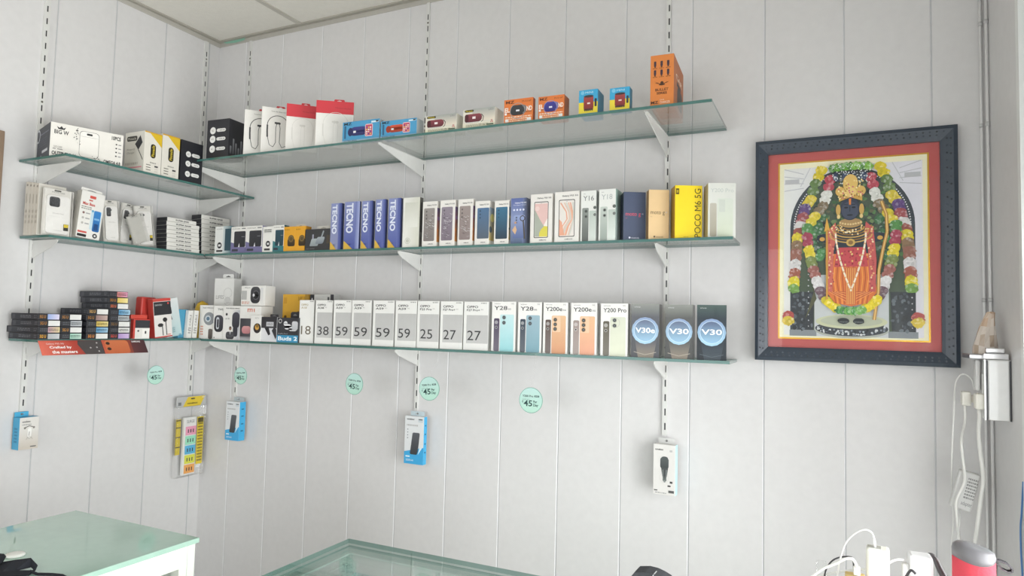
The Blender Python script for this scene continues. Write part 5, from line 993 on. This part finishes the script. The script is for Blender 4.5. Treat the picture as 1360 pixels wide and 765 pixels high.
plug('big white plug nearest the shiny switch box end', 1294.5, 523, 1306.5, 543, yN+.035, .035, '#e9e7dd', [at(1300.5, 542), at(1301, 556), at(1300, 575), at(1302, 600), at(1306, 635), at(1303, 660), at(1298, 700), at(1294, 730), at(1291, 790, yP-.2)], .0052, 1)
plug('small white plug farther left on the switch box', 1276.5, 520, 1289, 538, yN+.085, .03, '#dddbd2', [at(1281.5, 537, yN+.085), at(1281.5, 560, yN+.08), at(1277, 585), at(1280, 618), at(1281, 640), at(1270.5, 665), at(1271, 690), at(1275, 730), at(1277, 790, yP-.2)], .0036, 2)
root = empty('adapter_holder', at(1301, 505)); tag(root, 'cloudy clear charger holder hanging down the side of the switch box', 'charger')
mb = MB(); c = at(1301, 505); a = at(1296, 519); b = at(1309, 478); mb.box((a.x-c.x, .0, a.z-c.z), (b.x-c.x-.012, .03, b.z-c.z), '#d9d9d8', 'plastic', .004); mb.build('holder_body', root)
bc = at(1281, 651, yP+.03); root = empty('power_adapter', bc); tag(root, 'grey white power brick dangling by its cord under the switch box', 'power adapter')
sw = (at(1296, 651).x-at(1266.5, 651).x); sh = at(1281, 625).z-at(1281, 677).z
mb = MB(); mb.box((-sw/2, -.013, -sh/2), (sw/2, .013, sh/2), '#d2d2d0', 'plastic', .004); ab = mb.build('brick', root); ab.rotation_euler = (0, math.radians(14), 0)
A2 = Face((-sw/2, -.0132, -sh/2), (1, 0, 0), (0, 0, 1), sw, sh); A2.lines(.48, .3, .95, .88, 7, '#8d8d8c', 3); A2.txt('adapter', .45, .1, .95, .24, '#77777a'); emit(ab, dict(a=A2))
cable([at(1294, 518, yN+.09), at(1290, 503, yN+.09), at(1278, 497, yN+.09), at(1269, 510, yN+.09), at(1267, 545), at(1264.5, 600), at(1264, 640, yP+.06), at(1266, 690, yP+.06), at(1264, 720, yP+.06), at(1263, 765, yP)], .0022, '#e0e0dd', 'cable', 'thin white cable looping over the plugs and down the left of the power brick')
cable([V(0, 0, -sh/2+.002)+V(-.012, 0, 0), at(1275, 690)-bc, at(1272, 712)-bc, at(1271, 725)-bc], .0016, '#dcdcda', 'lead', '', root)
cable([onX(1359, 640, XR-.004), onX(1357, 680, XR-.004), onX(1355.5, 700, XR-.004), onX(1356, 730, XR-.004), onX(1358, 765, XR-.004), onX(1359, 800, XR-.004)], .0022, '#4a7ab5', 'blue_cable', 'thin blue cable down the right wall at the picture edge')
# ================================================================== left counter with mint top
CL = -.6; a = onZ(104, 677, CL); b = onZ(262.5, 714.6, CL); yb_ = (a.y+b.y)/2
root = empty('counter', (a.x, yb_, ZF)); tag(root, 'white counter with a pale mint glass top at the lower left', 'counter')
W_, H_ = b.x-a.x, CL-ZF; LN = 1.15
mb = MB(); e = .012; t_ = H_-.014
mb.box((e, -LN, 0), (e+.02, -e, t_), '#e9ebe2', 'plastic'); mb.box((e, -.035, 0), (W_-.002, -e, t_), '#e9ebe2', 'plastic'); mb.box((e+.02, -LN, 0), (W_-.05, -.036, .05), '#e2e4dc', 'plastic')
yo0, yo1 = onX(238, 757, b.x).y-yb_, -LN+.06; zo1 = onX(236, 756, b.x).z-ZF-.002     # open bay in the right side
mb.box((W_-.03, yo0, 0), (W_-.002, -.036, t_), '#eef0e6', 'plastic'); mb.box((W_-.03, -LN, zo1), (W_-.002, yo0, t_), '#eef0e6', 'plastic'); mb.box((W_-.03, -LN, 0), (W_-.002, yo0, zo1-.3), '#eef0e6', 'plastic')
mb.box((e+.02, -LN, zo1-.32), (W_-.03, -.036, zo1-.3), '#5a5a52', 'plastic'); mb.box((W_-.36, -LN, zo1-.3), (W_-.35, -.036, t_), '#4d4d46', 'plastic')
mb.build('body', root)
mb = MB(); mb.box((0, -LN, t_+.0004), (W_, 0, H_), '#a9c9ba', 'mint', .0015); mb.build('mint_top', root)
rm = onZ(20, 738.5, CL); mb = MB(); mb.lathe([(.012, 0), (.021, .0), (.022, .003), (.019, .006), (.01, .0065)], '#f2f4ee', 'plastic', 24); o = mb.build('reflection_disc'); o.location = rm+V(0, 0, .0005); tag(o, 'small white disc standing in for a reflection on the mint counter top', 'reflection_disc')  # white disc modelled in place of a reflection on the top
# black strap lying on the counter
def strap(pts, wv, label, name='strap', th=.0022):
    mb = MB(); P_ = [(Vector(p), Vector(w_)) for p, w_ in pts]
    for (p, u), (q, v) in zip(P_, P_[1:]):
        for s in (1, -1):
            F1 = [p+u, p-u, q-v, q+v]; k = V(0, 0, th/2)*s; F1 = [x+k for x in F1]; mb.face(F1 if s < 0 else F1[::-1], '#2b2d33', 'cloth')
        for s in (1, -1): mb.face([p+u*s+V(0, 0, th/2), p+u*s-V(0, 0, th/2), q+v*s-V(0, 0, th/2), q+v*s+V(0, 0, th/2)], '#1f2126', 'cloth')
    return mb
g = lambda px, py, dz=0.: onZ(px, py, CL+.003+dz)
def seg(L): return [((g(x, y, z)+g(x2, y2, z2))/2, (g(x, y, z)-g(x2, y2, z2))/2) for x, y, z, x2, y2, z2 in L]
mb = strap(seg([(-25, 752, .0, -25, 768, .0), (3, 747, .004, 3, 760, .0), (20, 744, .012, 20, 758, .0), (41, 741.5, .02, 41, 753, .002), (50, 751, .01, 47, 757.5, .0), (43, 758, .002, 38, 764, .0), (10, 758, 0, 8, 766, 0), (-20, 764, 0, -20, 775, 0)]), 0, '')
m2 = strap(seg([(-25, 733, .02, -25, 752, .01), (5, 736, .02, 1, 748, .01), (8, 739, .012, 3, 748, .004), (-2, 752, 0, -8, 758, 0)]), 0, '')
m3 = strap(seg([(40, 757, .004, 40, 760, .002), (50, 761, .002, 50, 764, .0), (70, 761.5, .002, 70, 764.5, 0), (84, 763, .002, 84, 766.5, 0), (100, 772, 0, 98, 777, 0)]), 0, '')
for m_ in (m2, m3):
    i = len(mb.v); mb.v += m_.v; mb.f += [tuple(k+i for k in q) for q in m_.f]; mb.c += m_.c; mb.m += m_.m; mb.sm += m_.sm
tag(mb.build('black_strap'), 'black webbing strap lying in loops on the mint counter top', 'strap')
# ================================================================== glass display counter
CG = -.6; a = onZ(458.9, 717.2, CG); b = onZ(735, 765, CG); yb_ = (a.y+b.y)/2
root = empty('display_counter', (a.x, yb_, ZF)); tag(root, 'glass display counter with green edges in the bottom middle', 'display counter')
W_, LN, H_ = .95, 1.1, CG-ZF
def gbox(name, A_, B_, mat='case_glass', edges=True, col='#fff'):
    mb = MB(); A_, B_ = V(*A_), V(*B_); d = B_-A_; thin = min(range(3), key=lambda i: d[i])
    bmx = MB(); bmx.box(A_, B_, col, mat)
    for k, f_ in enumerate(bmx.f):
        P_ = [Vector(bmx.v[i]) for i in f_]; nrm = (P_[1]-P_[0]).cross(P_[2]-P_[1]); ax = max(range(3), key=lambda i: abs(nrm[i]))
        mb.face(P_, '#fff' if ax == thin else '#7b9a92', mat if ax == thin else 'gloss')
    return mb.build(name, root)
gbox('glass_top', (0, -LN, H_-.012), (W_, 0, H_))
gbox('glass_back', (.012, -.02, .42), (W_-.012, -.012, H_-.0125)); gbox('glass_side', (.012, -LN+.01, .42), (.02, -.0205, H_-.0125))
mb = MB(); mb.box((.0205, -.03, .42), (.0305, -.0205, H_-.013), '#9aa5a2', 'metal'); mb.box((.3, -.03, .42), (.306, -.0205, H_-.013), '#9fb0aa', 'metal'); mb.build('corner_post', root)
mb = MB(); mb.box((.012, -.062, H_-.016), (W_-.012, -.0205, H_-.0128), '#9db8ae', 'gloss'); mb.box((.0205, -LN+.01, H_-.016), (.055, -.063, H_-.0128), '#9db8ae', 'gloss'); mb.build('top_rail', root)
gbox('glass_shelf', (.032, -LN+.02, .62), (W_-.02, -.032, .627))
mb = MB(); mb.box((.01, -LN, 0), (W_-.01, -.01, .415), '#dfe6e2', 'plastic', .004); mb.build('base', root)
t1 = onZ(487, 763, ZF+.627+.05); mb = MB(); mb.box((-.045, -.1, 0), (.055, .02, .05), '#3fbfc4', 'plastic', .004); o = mb.build('turquoise_box'); o.location = (t1.x, t1.y-.02, ZF+.6278); tag(o, 'turquoise box inside the glass display counter', 'box')
A2 = Face((-.045, -.1, .05), (1, 0, 0), (0, 1, 0), .1, .12); A2.mat = 'plastic'; A2.rrect(.3, .72, .9, .95, .05, '#1f6a70', '#2a8a90'); A2.lines(.1, .1, .8, .6, 4, '#d9f0f0', 2); emit(o, dict(a=A2))
# dark pouch standing on the glass counter
pc = onZ(870, 812, CG); rg = random.Random(4)
yq = pc.y; w1 = bis(lambda t: proj((pc.x-t, yq, CG+.06))[0]-840, .0, .2); w2 = bis(lambda t: proj((pc.x+t, yq, CG+.06))[0]-892, 0, .2); hq = bis(lambda t: proj((pc.x-.01, yq, CG+t))[1]-757.5, .01, .3)
mb = MB(); pr_ = []
pts2 = [(-w1, 0), (-w1-.002, hq*.5), (-w1+.001, hq*.82), (-w1*.8, hq*.95), (-w1*.35, hq), (0, hq*.985), (w2*.4, hq*.94), (w2*.8, hq*.87), (w2, hq*.8), (w2+.002, hq*.4), (w2, 0)]
mb.prism(pts2, (V(0, -.02, 0), V(1, 0, 0), V(0, 0, 1), V(0, 1, 0)), .045, '#4c4e52', 'cloth')
o = mb.build('dark_pouch'); o.location = (pc.x, yq, CG+.0005); tag(o, 'dark grey pouch standing on the glass counter at the bottom edge', 'pouch')
mb = MB(); mb.tube([(-.012, -.021, hq*.7), (.0, -.021, hq*.97), (.002, .0, hq*.995)], .0012, '#b5b8b8', 'plastic', 6); mb.tube([(w2*.2, -.021, hq*.75), (-.004, -.0212, hq*.9)], .001, '#a5a8a8', 'plastic', 6); mb.build('piping', o)
# ================================================================== desk with chargers (its top is just below the picture)
DZ = -.45; dx0 = 2.72; dy1 = -1.05
root = empty('desk', (dx0, dy1, ZF)); tag(root, 'white desk by the right wall carrying the chargers, below the picture edge', 'desk')
mb = MB(); mb.box((0, -.62, DZ-ZF-.025), (XR-dx0-.005, 0, DZ-ZF), '#d9d9d5', 'plastic', .003); mb.build('desk_top', root)
for x in (.03, XR-dx0-.06):
    for y in (-.58, -.04): mb = MB(); mb.box((x-.02, y-.02, 0), (x+.02, y+.02, DZ-ZF-.0255), '#cfcfcb', 'plastic', .002); mb.build('leg', root)
def dk(px, py, y): return onY(px, py, y)
ya = -1.14
def charger_block(label, px0, px1, pyt, y, d, col, yaw=0, bev=.004):
    a = dk(px0, pyt, y); b = dk(px1, pyt, y); h = a.z-DZ-.0006; w = b.x-a.x
    mb = MB(); mb.box((-w/2, 0, 0), (w/2, d, h), col, 'plastic', bev); o = mb.build('charger'); o.location = ((a.x+b.x)/2, y, DZ+.0005); o.rotation_euler = (0, 0, math.radians(yaw)); tag(o, label, 'charger', 'white chargers on the desk'); return o, w, h
wc, w_, h_ = charger_block('tall white charger block with a cable arching out of its top', 1150, 1181.5, 728, ya, .03, '#ecece2', -3)
mb = MB(); mb.box((-w_/2+.002, .006, h_), (w_/2-.012, .02, h_+.0012), '#a9aaa4', 'plastic'); mb.build('port', wc)
w2c, w_2, h_2 = charger_block('small bright white charger cube left of the red speaker', 1208.5, 1240, 737, -1.11, .03, '#f2f3f5', 4)
mb = MB(); mb.box((-w_2/2-.01, .006, h_2*.52), (-w_2/2+.0002, .02, h_2*.82), '#eeeeec', 'plastic', .003); mb.build('plug_tip', w2c)
def dcable(label, L, r, col, y=ya, **k): return cable([dk(px, py, y+dy) for px, py, dy in L], r, col, 'cable', label, **k)
dcable('thin white cable arching up from the tall white charger block', [(1161.5, 727.5, .012), (1160.5, 715, .012), (1157, 707, .012), (1148, 703.5, .012), (1136, 708, .015), (1124, 720, .02), (1117, 738, .02), (1113, 757, .02), (1110, 790, .02)], .0014, '#f0f0ee')
mb = MB(); mb.tube([dk(1161.8, 726.8, ya+.012), dk(1160.8, 716, ya+.012)], [.0026, .002], '#f4f4f2', 'plastic', 8); tag(mb.build('cable_connector'), 'short white connector standing on the tall white charger block', 'connector')
dcable('white cable sweeping from the lower left to the beige power socket', [(1076, 768, 0), (1092, 756, 0), (1110, 748.5, 0), (1122, 742.5, 0), (1131, 742, 0), (1136, 748, .002), (1138, 754, .004)], .0022, '#f4f4f0', y=-1.17)
dcable('straight white cable running behind the tall white charger block', [(1080, 767, 0), (1100, 762, 0), (1125, 758, 0), (1155, 755.5, 0)], .0019, '#f0f0ec', y=-1.09)
dcable('thin black cable arching at the left of the chargers', [(1094, 772, 0), (1097, 757, 0), (1104, 746, 0), (1114, 740.5, 0), (1128, 739.5, 0), (1133, 745, .0), (1135, 775, .0)], .0013, '#3a3a3c', y=-1.1)
dcable('short white cable between the tall charger block and the charger cube', [(1181, 748, .015), (1187, 744.5, .015), (1194, 743, .02), (1199, 743.5, .03)], .0018, '#f0f0ee')
dcable('thick black cord behind the white charger cube', [(1228, 737.5, 0), (1237, 737.5, 0), (1243, 744, 0), (1248, 755, 0), (1256, 770, 0), (1262, 785, 0)], [.003+.00012*i for i in range(31)], '#4a4648', y=-1.07)
dcable('short black cord at the foot of the white charger cube', [(1196, 780, 0), (1204, 765, 0), (1210, 757.5, 0), (1216, 762, 0)], .002, '#38363a', y=-1.125)
a = dk(1122, 760, -1.15); b = dk(1150, 760, -1.15); mb = MB(); mb.box((a.x, -1.165, DZ+.0005), (b.x-.001, -1.141, a.z), '#dcc07a', 'plastic', .002); o = mb.build('power_socket'); tag(o, 'beige power socket block left of the tall white charger block', 'power socket')
p = dk(1138, 752, -1.155); mb = MB(); mb.box((-.005, -.005, -.0), (.005, .005, .013), '#f2f2ec', 'plastic', .0015); o = mb.build('plug_tip', None); o.location = (p.x, -1.155, a.z+.0004); tag(o, 'small white plug end standing in the beige power socket', 'plug')
p = dk(1091, 765, -1.08); mb = MB(); hcl = dk(1091, 745, -1.08).z-DZ; mb.box((-.008, -.004, 0), (.008, .004, hcl), '#fff', 'clear', .002); o = mb.build('clear_sleeve'); o.location = (p.x, -1.08, DZ+.0005); tag(o, 'small clear plastic sleeve standing at the left of the cables', 'plastic sleeve')
# red speaker
ys = -1.12; a = dk(1264.5, 750, ys); b = dk(1322.5, 750, ys); r_ = (b.x-a.x)/2; cx_ = (a.x+b.x)/2; hz = dk(1293, 744, ys-.02).z-DZ
root = empty('speaker', (cx_, ys, DZ+.0005)); tag(root, 'red cylinder speaker with a grey top and wrist loop at the lower right', 'speaker')
mb = MB(); mb.lathe([(r_*.96, 0), (r_, .004), (r_, hz*.96), (r_*.99, hz)], '#d8525f', 'cloth', 40); mb.build('red_body', root)
mb = MB(); n = 40; vs = []; fs = []
pr3 = [(1.005, -.004), (1.02, .004), (.97, .012), (.8, .0155), (.4, .0165)]
for r, z in pr3:
    for j in range(n): t = 2*math.pi*j/n; vs.append((r*r_*math.cos(t), r*r_*math.sin(t), hz+z+(.003*math.sin(t*2+1) if z < .005 else 0)-.004*math.cos(t)*(z > 0)))
for k in range(len(pr3)-1):
    for j in range(n): fs.append((k*n+j, k*n+(j+1) % n, (k+1)*n+(j+1) % n, (k+1)*n+j))
fs.append(tuple(range(n-1, -1, -1))); fs.append(tuple((len(pr3)-1)*n+j for j in range(n))); mb.mesh(vs, fs, '#77767a', 'plastic', True); mb.build('grey_top', root)
mb = MB(); c = V(cx_, ys, DZ+.0005); L = [dk(x, y, ys)-c for x, y in ((1319, 743), (1328, 744.5), (1337, 748), (1344, 755), (1343.5, 759), (1338, 759), (1330, 755), (1325, 749), (1320, 746))]
for p, q in zip(L, L[1:]):
    for s in (1, -1): mb.face([p+V(0, .005, 0), p-V(0, .005, 0), q-V(0, .005, 0), q+V(0, .005, 0)][::s], '#5f5e62', 'cloth')
for p, q in zip(L, L[1:]):
    nn_ = (q-p).cross(V(0, 1, 0)).normalized()*.0012
    for yy in (-.005, .005): mb.face([p+nn_+V(0, yy, 0), p-nn_+V(0, yy, 0), q-nn_+V(0, yy, 0), q+nn_+V(0, yy, 0)], '#6a696d', 'cloth')
mb.build('wrist_loop', root)
# ================================================================== light
w = bpy.data.worlds.new('world'); SC.world = w; w.use_nodes = True; nt = w.node_tree; N = nt.nodes; L = nt.links
bg = N['Background']; tc = N.new('ShaderNodeTexCoord'); sp = N.new('ShaderNodeSeparateXYZ'); rp = N.new('ShaderNodeValToRGB')
L.new(tc.outputs['Generated'], sp.inputs[0]); mr = N.new('ShaderNodeMapRange'); mr.inputs['From Min'].default_value = -1; L.new(sp.outputs['Z'], mr.inputs['Value']); L.new(mr.outputs['Result'], rp.inputs['Fac'])
rp.color_ramp.elements[0].color = (.62, .62, .60, 1); rp.color_ramp.elements[0].position = .35
rp.color_ramp.elements[1].color = (.93, .97, 1, 1); rp.color_ramp.elements[1].position = .62
L.new(rp.outputs['Color'], bg.inputs['Color']); bg.inputs['Strength'].default_value = .85
def area(name, loc, tgt, sx, sy, e, col=(1, 1, 1)):
    l = bpy.data.lights.new(name, 'AREA'); l.shape = 'RECTANGLE'; l.size = sx; l.size_y = sy; l.energy = e; l.color = col
    o = bpy.data.objects.new(name, l); COL.objects.link(o); o.location = loc; o.rotation_euler = (V(*tgt)-V(*loc)).to_track_quat('-Z', 'Y').to_euler(); return o
area('window_light', (XR+.3, -1.9, -.5), (0, -1.9, -.6), 2.8, 1.5, 128, (1, .99, .985))
area('front_fill_light', (1.2, -4.5, -.2), (2.0, 0, -.3), 2.4, 2.0, 36, (.98, .99, 1))  # added fill lamp at the open camera side; no shopfront is built
SC.view_settings.view_transform = 'Standard'; SC.view_settings.look = 'None'; SC.view_settings.exposure = 0.
SC.cycles.max_bounces = 10; SC.cycles.transparent_max_bounces = 24; SC.cycles.use_denoising = True
